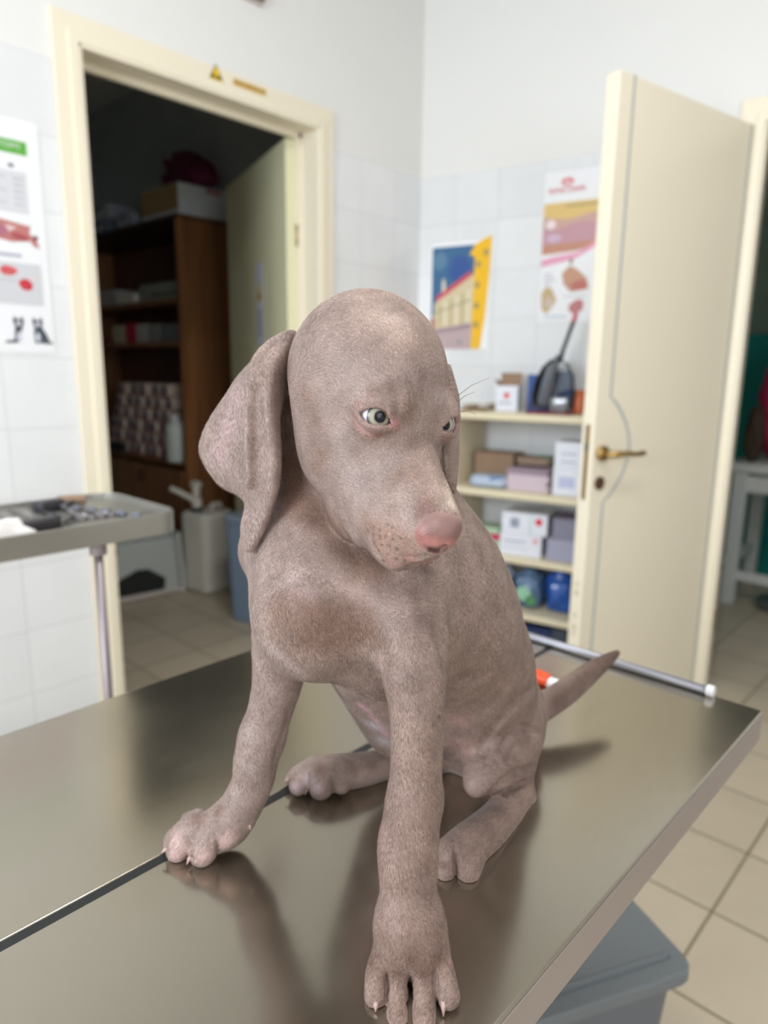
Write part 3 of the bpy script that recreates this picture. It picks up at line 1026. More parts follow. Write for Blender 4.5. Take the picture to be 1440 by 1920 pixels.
t = onshelf('grey_carton', .785, .19, 2, 'grey carton at the end of the third board, lower of two', 'box', .1, 'grey cartons on the third board')
carton(t, (.11, .16, .085), mat('carton_grey', rgb(160, 160, 182), .6))
t = onshelf('grey_carton', .795, .19, 2, 'grey carton at the end of the third board, upper of two', 'box', .1, 'grey cartons on the third board', dz=.0855)
carton(t, (.095, .15, .080), mat('carton_grey_dark', rgb(132, 130, 150), .6))
t = onshelf('striped_packet', .47, .19, 2, 'green and red packet half hidden behind the puppy on the third board', 'packet', .05)
carton(t, (.12, .12, .040), mat('packet_green', rgb(180, 206, 176), .5)); MB().box((0, 0, .053), (.118, .118, .025)).build('red_band', mat('packet_red', rgb(206, 44, 84), .5), t); MB().box((0, 0, .077), (.11, .11, .022)).build('green_band', mat('packet_green'), t)
# fourth board: bags
def bag(name, s, off, k, sz, col, label, seed, extra=()):
    t = onshelf(name, s, off, k, label, 'bag', .1)
    bm = bmesh.new()
    bmesh.ops.create_icosphere(bm, subdivisions=4, radius=1)
    rg = random.Random(seed)
    ph = [rg.random()*6.28 for _ in range(9)]
    for v in bm.verts:
        x, y, z = v.co
        d = 1+.10*math.sin(5*x+ph[0])*math.cos(6*z+ph[1])+.07*math.sin(11*y+ph[2]+4*z)+.04*math.sin(19*x+ph[3])*math.sin(17*z+ph[4])
        q = .75
        sg = lambda a: math.copysign(abs(a)**q, a)
        v.co = (sg(x)*d*sz[0]/2, sg(y)*d*sz[1]/2, max(0.0, (sg(z)*d*.5+.5))*sz[2])
    me_ = bpy.data.meshes.new('bag_body')
    bm.to_mesh(me_); bm.free()
    me_.polygons.foreach_set('use_smooth', [True]*len(me_.polygons))
    me_.materials.append(mat('bag_'+label.split()[0]+str(seed), rgb(*col), .22, spec=.7))
    o = bpy.data.objects.new('bag_body', me_); COL.objects.link(o); o.parent = t
    for (cc, cx, cz, rr) in extra:
        decal(t, disc(cx, cz, rr), -sz[1]*.53, mat('bagprint_%d_%d_%d' % cc, rgb(*cc), .4))
    return t


bag('plastic_bag', .535, .17, 3, (.10, .16, .145), (176, 186, 206), 'pale clear plastic bag behind the puppy\'s back on the fourth board', 2)
bag('plastic_bag', .655, .18, 3, (.115, .17, .155), (96, 124, 160), 'grey blue plastic bag with a green patch on the fourth board', 4, (((150, 200, 170), -.01, .07, .030), ((80, 140, 90), .02, .045, .022)))
bag('plastic_bag', .780, .17, 3, (.115, .17, .170), (22, 84, 170), 'bright blue plastic bag at the door end of the fourth board', 7)
t = onshelf('navy_carton', .70, .17, 4, 'dark blue carton on the lowest board', 'box'); carton(t, (.14, .16, .15), mat('carton_dark_blue', rgb(24, 44, 96), .5))
t = onshelf('charcoal_carton', .80, .17, 4, 'dark grey carton beside the dark blue one on the lowest board', 'box'); carton(t, (.055, .16, .16), mat('carton_charcoal', rgb(66, 72, 86), .6))
t = onshelf('charcoal_carton', .55, .17, 4, 'black carton behind the puppy on the lowest board', 'box'); carton(t, (.13, .16, .13), mat('carton_black', rgb(40, 36, 40), .6))

# ================================================================ the store room
def wood(name, c1, c2):
    m = bpy.data.materials.new(name)
    m.use_nodes = True
    nt = m.node_tree
    N, L = nt.nodes, nt.links
    b = N['Principled BSDF']
    tc = N.new('ShaderNodeTexCoord')
    mp = N.new('ShaderNodeMapping')
    mp.inputs['Scale'].default_value = (14, 14, .8)
    L.new(tc.outputs['Object'], mp.inputs['Vector'])
    n = N.new('ShaderNodeTexNoise')
    n.inputs['Scale'].default_value = 1.6
    n.inputs['Detail'].default_value = 6
    L.new(mp.outputs[0], n.inputs['Vector'])
    r_ = N.new('ShaderNodeValToRGB')
    r_.color_ramp.elements[0].position = .35
    r_.color_ramp.elements[1].position = .68
    r_.color_ramp.elements[0].color = c1
    r_.color_ramp.elements[1].color = c2
    L.new(n.outputs['Fac'], r_.inputs[0])
    L.new(r_.outputs[0], b.inputs['Base Color'])
    b.inputs['Roughness'].default_value = .45
    return m


WD = wood('bookcase_wood', rgb(122, 82, 50), rgb(160, 108, 66))
WDD = wood('bookcase_back', rgb(84, 48, 34), rgb(104, 62, 42))
bx = [-5.05, -3.505]; by = [2.10, 2.49]
r = empty('bookcase', ((bx[0]+bx[1])/2, 2.3, 0), 0, 'tall brown wooden bookcase in the dark store room', 'bookcase')
cxm = (bx[0]+bx[1])/2; wdm = bx[1]-bx[0]
for x in (bx[1]-.012, bx[0]+.012):
    m = MB(); m.box((x, 2.295, 1.015), (.024, .39, 2.03)); part(m, 'side_panel', WD, r)
m = MB(); m.box((cxm, 2.483, 1.015), (wdm-.05, .008, 2.0)); part(m, 'back_panel', WDD, r)
BZ = [.675, 1.365, 1.60]
m = MB(); m.box((cxm, 2.295, 2.018), (wdm, .39, .024)); part(m, 'top_board', mat('bookcase_edge_dark', rgb(50, 34, 26), .5), r)
for z in BZ+[.08]:
    m = MB(); m.box((cxm, 2.30, z-.012), (wdm-.05, .36, .024)); part(m, 'shelf_board', WD, r)
xd = bx[1]-.03
for i in range(3):
    a, b_ = xd-.50*(i+1)+.004, xd-.50*i-.004
    m = MB(); m.box(((a+b_)/2, 2.092, .36), (b_-a, .016, .55)); d_ = part(m, 'door', WD, r, bevel=.002)
    for zz in ((.585,) if i else (.585, .545)):
        m = MB(); m.lathe([(.008, 0), (.014, .012), (.016, .02), (.010, .028)], (0, 0, 0), 14)
        m.v = [((a+.03 if i % 2 else a+.03)+x, 2.084-z_, zz+y_) for x, y_, z_ in m.v]
        part(m, 'knob', mat('knob_dark', rgb(70, 36, 24), .4), r, parent=d_, smooth=True)


def sbox(name, x0_, x1_, y0_, y1_, z0_, z1_, col, label, cat='box', bev=.003, rz_=0.0, group=None, marks=()):
    t = empty(name, ((x0_+x1_)/2, (y0_+y1_)/2, z0_), rz_, label, cat, group)
    MB().box((0, 0, (z1_-z0_)/2), (x1_-x0_, y1_-y0_, z1_-z0_)).build('carton', mat('c_%d_%d_%d' % col, rgb(*col), .6), t, bevel=bev)
    for (a, b_, c_, d_, cc) in marks:
        decal(t, [(a, b_), (c_, b_), (c_, d_), (a, d_)], -(y1_-y0_)/2-.0008, mat('c_%d_%d_%d' % cc, rgb(*cc), .6))
    return t


t = sbox('archive_box', -3.93, -3.525, 2.13, 2.47, 2.03, 2.195, (226, 232, 232), 'long white box with a brown end on top of the bookcase', marks=((-.20, .03, .20, .16, (168, 140, 92)),))
m = MB(); m.box((.2028, .05, .145), (.001, .10, .018)); m.build('printed_mark', mat('c_200_90_90', rgb(200, 90, 90), .6), t)
BLW = ((-.07, .02, -.02, .05, (206, 206, 210)), (.01, .03, .06, .06, (206, 206, 210)), (-.05, .06, .03, .075, (80, 100, 130)))
k = 0
for (x, z, wv) in ((-4.72, 2.03, .0), (-4.50, 2.03, .02), (-4.16, 2.03, 0), (-4.68, 2.12, .03), (-4.46, 2.12, -.02)):
    lab = ('lower white and navy carton in the far left stack on the bookcase', 'lower white and navy carton, second from the left on the bookcase', 'single white and navy carton next to the long white box', 'upper white and navy carton in the far left stack on the bookcase', 'upper white and navy carton, second from the left on the bookcase')[k]
    sbox('supply_carton', x-.10, x+.10, 2.14, 2.36, z+.0005, z+.0885, (120, 134, 156) if k % 2 else (176, 182, 194), lab, group='cartons on top of the bookcase', marks=BLW)
    k += 1
# purple bag on the long box
def lump(name, parts_, loc, col, label, cat, rough=.7):
    bm = bmesh.new()
    for (c, s, seed) in parts_:
        g = bmesh.ops.create_icosphere(bm, subdivisions=4, radius=1)
        rg = random.Random(seed); ph = [rg.random()*6.28 for _ in range(6)]
        for v in g['verts']:
            x, y, z = v.co
            d = 1+.10*math.sin(5*x+ph[0])*math.cos(5*z+ph[1])+.06*math.sin(12*y+ph[2]+5*z)
            v.co = (c[0]+x*d*s[0], c[1]+y*d*s[1], max(c[2]+z*d*s[2], .001))
    me_ = bpy.data.meshes.new(name)
    bm.to_mesh(me_); bm.free()
    me_.polygons.foreach_set('use_smooth', [True]*len(me_.polygons))
    me_.materials.append(mat(name+'_cloth', rgb(*col), rough, bump=.3, bscale=40))
    o = bpy.data.objects.new(name, me_); COL.objects.link(o)
    o.location = loc
    rm = o.modifiers.new('merge', 'REMESH'); rm.mode = 'VOXEL'; rm.voxel_size = .008; rm.use_smooth_shade = True
    return o


b_ = lump('body', [((.02, 0, .07), (.21, .11, .085), 1), ((-.02, 0, .14), (.12, .08, .075), 2), ((-.12, 0, .06), (.09, .09, .07), 4)], (0, 0, 0), (100, 30, 62), '', '')
t = empty('purple_bag', (-3.68, 2.30, 2.197), 0, 'crumpled dark purple bag lying on the long white box', 'bag')
b_.parent = t
MB().tube([(-.16, -.03, .12), (-.13, -.08, .17), (-.06, -.10, .15), (-.02, -.09, .09)], .010, 8).build('strap', mat('purple_strap', rgb(120, 30, 60), .6), t, smooth=True)
t2 = lump('purple_pouch', [((0, 0, .06), (.075, .06, .085), 8), ((.02, 0, .12), (.05, .04, .06), 9)], (-4.03, 2.41, 2.031), (84, 26, 56), '', '')
tag(t2, 'dark purple pouch slumped at the left end of the long white box', 'pouch')
# shelf contents
sbox('paper_box', -4.62, -4.36, 2.16, 2.36, 1.601, 1.70, (186, 178, 176), 'pale grey box at the left of the upper bookcase shelf')
sbox('paper_stack', -4.33, -4.10, 2.14, 2.36, 1.601, 1.655, (226, 222, 206), 'flat stack of white papers on the upper bookcase shelf', 'papers')
sbox('tray_stack', -4.06, -3.60, 2.16, 2.40, 1.601, 1.70, (150, 152, 142), 'wide grey green tray box at the right of the upper bookcase shelf', marks=((-.10, .03, .22, .042, (70, 76, 72)),))
for i, (a, b2, h_, col, nm) in enumerate(((-4.56, -4.44, .05, (140, 40, 60), 'dark red'), (-4.42, -4.26, .11, (196, 186, 160), 'beige'), (-4.25, -4.12, .115, (196, 24, 60), 'bright red'), (-4.11, -3.98, .11, (190, 190, 186), 'pale grey'), (-3.97, -3.84, .105, (150, 150, 148), 'mid grey'), (-3.83, -3.62, .10, (120, 122, 128), 'dark grey'))):
    sbox('medicine_carton', a, b2, 2.15, 2.32, 1.366, 1.366+h_, col, nm+' medicine carton on the middle bookcase shelf', group='medicine cartons on the middle bookcase shelf')
# pile of patterned packets
rowdef = [(0, 8, -4.60, -3.80, .0), (1, 7, -4.56, -3.82, .075), (2, 7, -4.52, -3.80, .15), (3, 6, -4.46, -3.74, .225), (4, 6, -4.42, -3.70, .30), (5, 5, -4.38, -3.72, .375)]
ordw = ('first', 'second', 'third', 'fourth', 'fifth', 'sixth', 'seventh', 'eighth')
proto = None
for (row, n_, xa, xb, z) in rowdef:
    for i in range(n_):
        x = xa+(xb-xa)*(i+.5)/n_
        wq = (xb-xa)/n_-.006
        if proto is None:
            proto = empty('bandage_packet', (x, 2.22, .676+z), 0, 'x', 'packet', 'red white and blue packets piled in the bookcase')
            MB().box((0, 0, .0365), (wq, .15, .072)).build('wrapper', mat('packet_cream', rgb(206, 186, 172), .5), proto, bevel=.008)
            decal(proto, [(-.018, .014), (.018, .014), (.018, .056), (-.018, .056)], -.0762, mat('packet_navy', rgb(30, 44, 110), .5))
            decal(proto, [(-.044, .002), (.044, .002), (.044, .010), (-.044, .010)], -.0762, mat('packet_crimson', rgb(160, 36, 56), .5))
            t = proto
        else:
            t = copy_tree(proto)
            t.location = (x, 2.22+.008*math.sin(i*3+row), .676+z)
        t['label'] = 'red and navy packet, %s from left, %s row up, in the bookcase' % (ordw[i], ordw[row])
t = empty('white_bottle', (-3.66, 2.125, .676), 0, 'white plastic bottle at the right of the packet pile in the bookcase', 'bottle')
MB().lathe([(.052, 0), (.056, .01), (.056, .20), (.045, .23), (.022, .245)], (0, 0, 0), 20).build('bottle_body', mat('bottle_white', rgb(214, 222, 214), .4), t, smooth=True)
MB().lathe([(.024, .243), (.024, .275)], (0, 0, 0), 16).build('cap', mat('cap_white'), t, bevel=.003)
t = sbox('black_case', -4.55, -4.30, 2.105, 2.14, .676, .735, (24, 26, 40), 'black flat case in front of the packet pile', 'case')

# notice on the store door
r = empty('door_notice', (0, 0, 0), 0, 'narrow white notice with a yellow warning triangle on the store room door', 'sign')
r.location = p0; r.rotation_euler = (0, 0, ang)
u0 = (.21, .36)
# position along the leaf from the hinge
MB().box((.345, .0448, 1.49), (.115, .001, .34)).build('paper_sheet', mat('notice_paper', rgb(214, 214, 220), .6), r)
m = MB(); m.add([(.345-.036, .0458, 1.505), (.345+.036, .0458, 1.505), (.345, .0458, 1.59)], [(0, 1, 2)]); m.build('warning_triangle', YEL, r)
m = MB()
m.add([(.345-.016, .0462, 1.512), (.345+.016, .0462, 1.512), (.345, .0462, 1.545)], [(0, 1, 2)])
m.build('triangle_symbol', BLK, r)
m = MB()
for k in range(5):
    m.box((.345, .0456, 1.455-.022*k), (.085-.012*(k % 2), .0004, .006))
m.build('text_lines', mat('notice_ink', rgb(120, 120, 136), .6), r)

# floor of the store: pet carrier, jerrycan, blue bin
CG = mat('carrier_grey', rgb(196, 202, 200), .45)
r = empty('pet_carrier', (-3.52, 1.70, 0), -.12, 'pale grey plastic pet carrier with a dark opening under the instrument table', 'carrier')
o = MB().rbox((0, .02, .17), (.34, .44, .30), .05, seg=5, taper=1.06).build('lower_shell', CG, r, bevel=.015)
o.location.z = 0
MB().rbox((0, .02, .345), (.30, .40, .06), .06, seg=5, taper=1.1).build('upper_shell', mat('carrier_grey_dark', rgb(168, 176, 176), .45), r, bevel=.018)
m = MB(); pts = [(-.13, .04), (.14, .04), (.15, .10), (.06, .165), (.0, .17), (-.10, .13)]
m.add([(.178+.012*0, y, z) for y, z in pts]+[(.186, y, z) for y, z in pts], [tuple(range(6)), tuple(range(6, 12))[::-1]]+[(i, (i+1) % 6, 6+(i+1) % 6, 6+i) for i in range(6)])
m.build('opening', mat('opening_shade', rgb(34, 38, 36), .7), r)  # dark plate in place of the shaded inside of the opening
MB().tube([(.17, -.13, .29), (.20, -.13, .29)], .028, 16).build('knob', mat('knob_navy', rgb(30, 34, 54), .4), r, bevel=.004)
MB().box((0, .02, .02), (.37, .48, .035)).build('base_rim', mat('carrier_rim', rgb(206, 196, 190), .5), r, bevel=.01)
MB().box((.10, .245, .17), (.17, .020, .34), 0, .05).build('loose_door', mat('carrier_door', rgb(206, 208, 204), .4), r, bevel=.004)
JC = mat('jerrycan_white', rgb(226, 224, 212), .45)
r = empty('jerrycan', (-3.27, 2.075, 0), .15, 'white plastic jerrycan with a white tap on top, beside the pet carrier', 'jerrycan')
MB().rbox((0, 0, .225), (.22, .24, .45), .05, seg=5).build('canister', JC, r, bevel=.03, bseg=4)
MB().lathe([(.034, .445), (.034, .475)], (-.02, -.06, 0), 18).build('collar', mat('collar_black', rgb(40, 40, 42), .5), r, bevel=.003)
tp = MB().tube([(-.02, -.06, .47), (-.02, -.06, .52)], .028, 16).build('tap', JC, r, bevel=.004)
MB().tube([(-.02, -.06, .505), (-.06, -.11, .545), (-.10, -.17, .585)], [.017, .015, .015], 12).build('spout', JC, tp, smooth=True)
MB().tube([(-.02, -.06, .515), (-.02, -.06, .60)], [.018, .022], 14).build('lever', JC, tp, smooth=True)
MB().tube([(-.05, -.06, .60), (.01, -.06, .60)], .018, 14).build('lever_knob', JC, tp, bevel=.005)
MB().tube([(-.0, .02, .45), (0, .03, .475), (0, .085, .475), (0, .095, .45)], .012, 10).build('handle', JC, r, smooth=True)
MB().box((.05, .05, .4515), (.05, .02, .004)).build('red_mark', mat('mark_red', rgb(170, 60, 66), .5), r)
r = empty('blue_bin', (-2.70, 2.02, 0), .30, 'blue grey plastic bin behind the puppy in the store doorway', 'bin')
MB().rbox((0, 0, .25), (.24, .30, .50), .03, taper=.90).build('bin_body', mat('bin_blue', rgb(136, 158, 186), .45), r, bevel=.008)
MB().rbox((0, 0, .515), (.26, .32, .03), .035).build('bin_lid', mat('bin_lid_blue', rgb(150, 168, 190), .45), r, bevel=.008)

# ================================================================ the room behind the second door
WT = mat('white_paint', rgb(225, 228, 228), .5)
r = empty('white_bench', (-.86, 4.2, 0), 0, 'white painted wooden bench in the room behind the cream door', 'bench')
MB().box((0, .0, .745), (.62, .62, .045)).build('bench_top', WT, r, bevel=.004)
for (x, y) in ((-.23, -.26), (.23, -.26), (-.27, .26), (.27, .26)):
    MB().box((x, y, .36), (.065, .065, .72)).build('leg', WT, r, bevel=.004)
MB().box((0, -.26, .16), (.40, .035, .05)).build('rail', WT, r, bevel=.003)
MB().box((0, -.255, .66), (.42, .03, .09)).build('rail', WT, r, bevel=.003)
MB().box((-.27, 0, .22), (.035, .46, .05)).build('rail', WT, r, bevel=.003)
t = lump('pink_blanket', [((0, 0, .16), (.13, .12, .17), 3), ((-.02, .0, .38), (.11, .10, .20), 5), ((.06, -.0, .12), (.14, .12, .12), 6)], (-.985, 4.21, .769), (196, 44, 92), '', '')
tag(t, 'bright pink blanket heaped on the white bench', 'blanket')
t = lump('brown_bag', [((0, 0, .14), (.050, .045, .16), 13)], (-1.075, 4.02, .769), (70, 52, 40), '', '')
tag(t, 'dark brown leather bag standing in front of the pink blanket', 'bag')
TEAL = mat('teal_panel', rgb(20, 150, 146), .5)
o = MB().box((-.88, 4.62, .73), (1.0, .04, 1.46)).build('teal_board', TEAL, None, bevel=.003)
tag(o, 'tall teal board standing on the floor behind the white bench', 'board')
o = MB().box((0, 0, 0), (.5, .03, .10)).build('wall_shelf', mat('shelf_dark', rgb(60, 56, 46), .5), None)
o.location = (-.95, 5.28, 1.72)
tag(o, 'dark narrow shelf high on the wall behind the cream door', 'shelf')
o = MB().rbox((0, 0, .03), (.42, .20, .05), .09, seg=5).build('steel_bowl', mat('bowl_steel', rgb(120, 130, 134), .3, .6), None, bevel=.008)
o.location = (-.75, 4.0, .0)
o.name = 'floor_basin'
tag(o, 'shallow grey basin on the floor under the white bench', 'basin')
# ================================================================ the puppy
TABLE_Z = .82
VOX = .0011
FUR_DENS = 1.0
G0 = np.array([-.60, .21, TABLE_Z-.004])
G1 = np.array([-.14, .90, 1.335])
GN = np.ceil((G1-G0)/VOX).astype(int)+1
AX = [(G0[i]+VOX*np.arange(GN[i])).astype(np.float32) for i in range(3)]
D = np.full(tuple(GN), .05, np.float32)


def box_of(lo, hi):
    a = np.clip(np.floor((np.asarray(lo)-G0)/VOX).astype(int), 0, GN-1)
    b = np.clip(np.ceil((np.asarray(hi)-G0)/VOX).astype(int)+1, 1, GN)
    if np.any(b <= a):
        return None, None
    sl = tuple(slice(a[i], b[i]) for i in range(3))
    g = (AX[0][sl[0]][:, None, None], AX[1][sl[1]][None, :, None], AX[2][sl[2]][None, None, :])
    return sl, g


def smin(a, b, k):
    if k <= 0:
        return np.minimum(a, b)
    h = np.maximum(k-np.abs(a-b), 0)/k
    return np.minimum(a, b)-h*h*k*.25


def seg_d(g, a, b, ra, rb):
    a = np.asarray(a, float); b = np.asarray(b, float)
    ba = b-a
    L2 = float(ba@ba)+1e-12
    px, py, pz = g[0]-a[0], g[1]-a[1], g[2]-a[2]
    t = np.clip((px*ba[0]+py*ba[1]+pz*ba[2])/L2, 0, 1)
    d = np.sqrt((px-t*ba[0])**2+(py-t*ba[1])**2+(pz-t*ba[2])**2)
    return (d-(ra+(rb-ra)*t)).astype(np.float32)


def cone(a, b, ra, rb, k=.02, sub=False, F=None):
    F = D if F is None else F
    m = max(ra, rb)+k+.004
    a = np.asarray(a); b = np.asarray(b)
    sl, g = box_of(np.minimum(a, b)-m, np.maximum(a, b)+m)
    if sl is None:
        return
    d = seg_d(g, a, b, ra, rb)
    F[sl] = -smin(-F[sl], d, k) if sub else smin(F[sl], d, k)


def ell(c, r, axes=None, k=.02, sub=False, F=None):
    """ellipsoid: centre, radii, axes as matrix rows"""
    F = D if F is None else F
    c = np.asarray(c, float)
    m = max(r)+k+.004
    sl, g = box_of(c-m, c+m)
    if sl is None:
        return
    A = np.eye(3) if axes is None else np.asarray(axes, float)
    px, py, pz = g[0]-c[0], g[1]-c[1], g[2]-c[2]
    q = [px*A[i][0]+py*A[i][1]+pz*A[i][2] for i in range(3)]
    k0 = np.sqrt(sum((q[i]/r[i])**2 for i in range(3)))
    k1 = np.sqrt(sum((q[i]/(r[i]*r[i]))**2 for i in range(3)))+1e-9
    d = (k0*(k0-1)/k1).astype(np.float32)
    F[sl] = -smin(-F[sl], d, k) if sub else smin(F[sl], d, k)


def pc(p):                  # (x, y, depth, radius in px) -> world point, radius
    return at(p[0], p[1], p[2]), p[3]*p[2]/FPX


def catmull(P, n):
    P = np.asarray(P, float)
    out = []
    for i in range(len(P)-1):
        p0 = P[max(i-1, 0)]; p1 = P[i]; p2 = P[i+1]; p3 = P[min(i+2, len(P)-1)]
        for t in np.linspace(0, 1, n, endpoint=False):
            out.append(.5*((2*p1)+(-p0+p2)*t+(2*p0-5*p1+4*p2-p3)*t*t+(-p0+3*p1-3*p2+p3)*t**3))
    out.append(P[-1])
    return np.array(out)


def wchain(w, k, sub=False):
    """round-cone chain through world points [(p, r), ...], merged first and then blended with the body"""
    m = max(r for _, r in w)+k+.004
    P = np.array([p for p, _ in w])
    sl, g = box_of(P.min(0)-m, P.max(0)+m)
    if sl is None:
        return
    E = np.full(D[sl].shape, .05, np.float32)
    for (a, ra), (b, rb) in zip(w[:-1], w[1:]):
        E = np.minimum(E, seg_d(g, a, b, ra, rb))
    D[sl] = -smin(-D[sl], E, k) if sub else smin(D[sl], E, k)


def chain(pts, k=.02, sub=False):
    w = [pc(p) for p in pts]
    if len(w) > 2:
        q = catmull([list(a)+[r] for a, r in w], 3)
        w = [(e[:3], e[3]) for e in q]
    wchain(w, k, sub)


def ball(p, k=.02, sub=False):
    a, r = pc(p)
    cone(a, a+1e-5, r, r, k, sub)


def sheet(rows, thick, k=.003, nu=8, nv=9):
    """thin flap: rows of world points, blended into the body as many small beads"""
    R_ = [catmull(r, nu) for r in rows]
    S = np.array([catmull([r[i] for r in R_], nv) for i in range(len(R_[0]))])   # [u, v, 3]
    T = None
    lo = S.reshape(-1, 3).min(0)-.012
    hi = S.reshape(-1, 3).max(0)+.012
    sl, g = box_of(lo, hi)
    E = np.full(D[sl].shape, .05, np.float32)
    o = np.array([sl[i].start for i in range(3)])
    nu_, nv_ = S.shape[:2]
    for i in range(nu_-1):
        for j in range(nv_):
            e = min(j/(nv_-1), 1)
            r = thick(i/(nu_-1), e) if callable(thick) else thick
            a, b = S[i, j], S[i+1, j]
            m = r+.006
            l2 = np.clip(np.floor((np.minimum(a, b)-m-G0)/VOX).astype(int)-o, 0, None)
            h2 = np.minimum(np.ceil((np.maximum(a, b)+m-G0)/VOX).astype(int)+1-o, E.shape)
            if np.any(h2 <= l2):
                continue
            s2 = tuple(slice(l2[q], h2[q]) for q in range(3))
            gg = (g[0][s2[0]], g[1][:, s2[1]], g[2][:, :, s2[2]])
            E[s2] = smin(E[s2], seg_d(gg, a, b, r, r), .0012)
    D[sl] = smin(D[sl], E, k)
    return S


# ---- head frame: F towards the nose, L across to the dog's left, U up through the skull
HO = np.array([-.3551, .373, 1.2141])
HB = np.array([[.7574, -.2983, -.5808], [.2871, .9511, -.1142], [.5865, -.0802, .8060]])   # rows F, L, U


def hp(f, l, u):
    return HO+HB[0]*f+HB[1]*l+HB[2]*u


def hell(f, l, u, r, k=.015, sub=False, rot=0.0):
    A = HB.copy()
    if rot:
        c, s = math.cos(rot), math.sin(rot)
        A = np.array([c*HB[0]+s*HB[2], HB[1], -s*HB[0]+c*HB[2]])
    ell(hp(f, l, u), r, A, k, sub)


def hcone(a, b, ra, rb, k=.01, sub=False):
    cone(hp(*a), hp(*b), ra, rb, k, sub)



def surf(x, y, d0=.38, d1=1.0):
    """first point of the body on the sight line through (x, y)"""
    ts = np.arange(d0, d1, VOX*.6)
    P = CAM0[None, :]+ray(x, y)[None, :]*ts[:, None]
    I = np.round((P-G0)/VOX).astype(int)
    ok = np.all((I >= 0) & (I < GN), 1)
    val = np.full(len(ts), 1.0)
    val[ok] = D[tuple(I[ok].T)]
    h = np.argmax(val < 0)
    if val[h] >= 0:
        h = int(np.argmin(val))
        return float(ts[h])
    h = max(h, 1)
    v0, v1 = val[h-1], val[h]
    return float(ts[h-1]+(ts[h]-ts[h-1])*v0/(v0-v1)) if v0 > 0 > v1 else float(ts[h])


def normal(p):
    i = np.clip(np.round((p-G0)/VOX).astype(int), 3, GN-4)
    n = np.array([D[i[0]+2, i[1], i[2]]-D[i[0]-2, i[1], i[2]], D[i[0], i[1]+2, i[2]]-D[i[0], i[1]-2, i[2]], D[i[0], i[1], i[2]+2]-D[i[0], i[1], i[2]-2]], float)
    return n/(np.linalg.norm(n)+1e-9)


def crease(pts, w, d, k=.003, add=False):
    """groove following the skin through picture points: half width w, depth d (metres); add=True raises a fold instead"""
    q = catmull([(x, y) for x, y in pts], 6)
    P = []
    z0 = None
    for x, y in q:
        z = surf(x, y)
        if z0 is not None and abs(z-z0) > .012:
            if len(P) > len(q)//2:
                break
            P = []
        z0 = z
        p = at(x, y, z)
        P.append((p, normal(p)))
    n = len(P)
    if n < 3:
        return
    W = []
    for i, (p, nn) in enumerate(P):
        t = .25+.75*math.sin(math.pi*min(max(i/(n-1), .02), .98))
        dd, ww = d*t, w*(.5+.5*t)
        R = min((ww*ww+dd*dd)/(2*dd), .022)
        W.append((p+nn*(R-dd)*(-1 if add else 1), R))
    wchain(W, k, not add)


# ---- trunk
chain([(600, 1130, .525, 116), (740, 1105, .555, 142), (828, 1165, .605, 144)], .03)
chain([(836, 1165, .620, 132), (872, 1235, .655, 126), (885, 1295, .69, 118), (903, 1365, .725, 98)], .014)
ball((590, 1170, .505, 98), .03)
ball((720, 1230, .53, 80), .03)
chain([(640, 830, .56, 90), (612, 950, .57, 108), (590, 1040, .555, 120)], .02)
chain([(572, 715, .562, 54), (568, 790, .562, 66), (572, 860, .562, 66)], .01)
chain([(700, 860, .55, 95), (752, 1000, .57, 132), (790, 1070, .585, 142)], .03)
ball((508, 1030, .57, 58), .02)
chain([(700, 1230, .60, 92), (760, 1330, .67, 90)], .02)
# ---- far foreleg (the dog's right)
chain([(570, 1120, .545, 88), (535, 1190, .56, 62), (518, 1290, .57, 45), (492, 1380, .575, 39)], .02)
chain([(492, 1380, .575, 39), (480, 1425, .575, 41), (474, 1465, .58, 38), (450, 1515, .58, 38), (428, 1542, .582, 38)], .01)
chain([(428, 1545, .58, 36), (400, 1556, .578, 32), (362, 1558, .580, 28)], .01)
for p in ([(352, 1552, .585, 20), (328, 1572, .587, 19), (320, 1585, .584, 15)],
          [(366, 1556, .580, 22), (342, 1584, .577, 24), (334, 1594, .575, 22)],
          [(396, 1560, .577, 23), (384, 1590, .571, 26), (380, 1600, .569, 24)],
          [(432, 1548, .578, 22), (426, 1568, .574, 22), (420, 1575, .573, 19)]):
    chain(p, .0035)
chain([(375, 1530, .59, 14), (352, 1535, .60, 12)], .006)
chain([(462, 1530, .575, 13), (468, 1545, .573, 8)], .004)
# ---- near foreleg (the dog's left)
chain([(745, 1130, .50, 92), (772, 1230, .475, 68), (781, 1330, .468, 51), (781, 1420, .468, 48), (778, 1500, .47, 47)], .02)
chain([(778, 1500, .47, 47), (768, 1560, .472, 55), (765, 1600, .472, 57), (766, 1680, .472, 52), (768, 1730, .468, 58)], .01)
chain([(768, 1730, .468, 56), (745, 1785, .466, 46)], .01)
chain([(768, 1730, .468, 56), (798, 1785, .464, 46)], .01)
for p in ([(730, 1780, .466, 30), (706, 1822, .458, 21), (704, 1868, .447, 21)],
          [(752, 1780, .465, 30), (745, 1826, .457, 22), (744, 1880, .447, 22.5), (745, 1918, .435, 22)],
          [(784, 1780, .463, 30), (794, 1826, .455, 23), (795, 1880, .445, 23.5), (795, 1918, .433, 22)],
          [(812, 1783, .463, 30), (832, 1826, .453, 22), (841, 1868, .443, 22.5)]):
    chain(p, .0016)
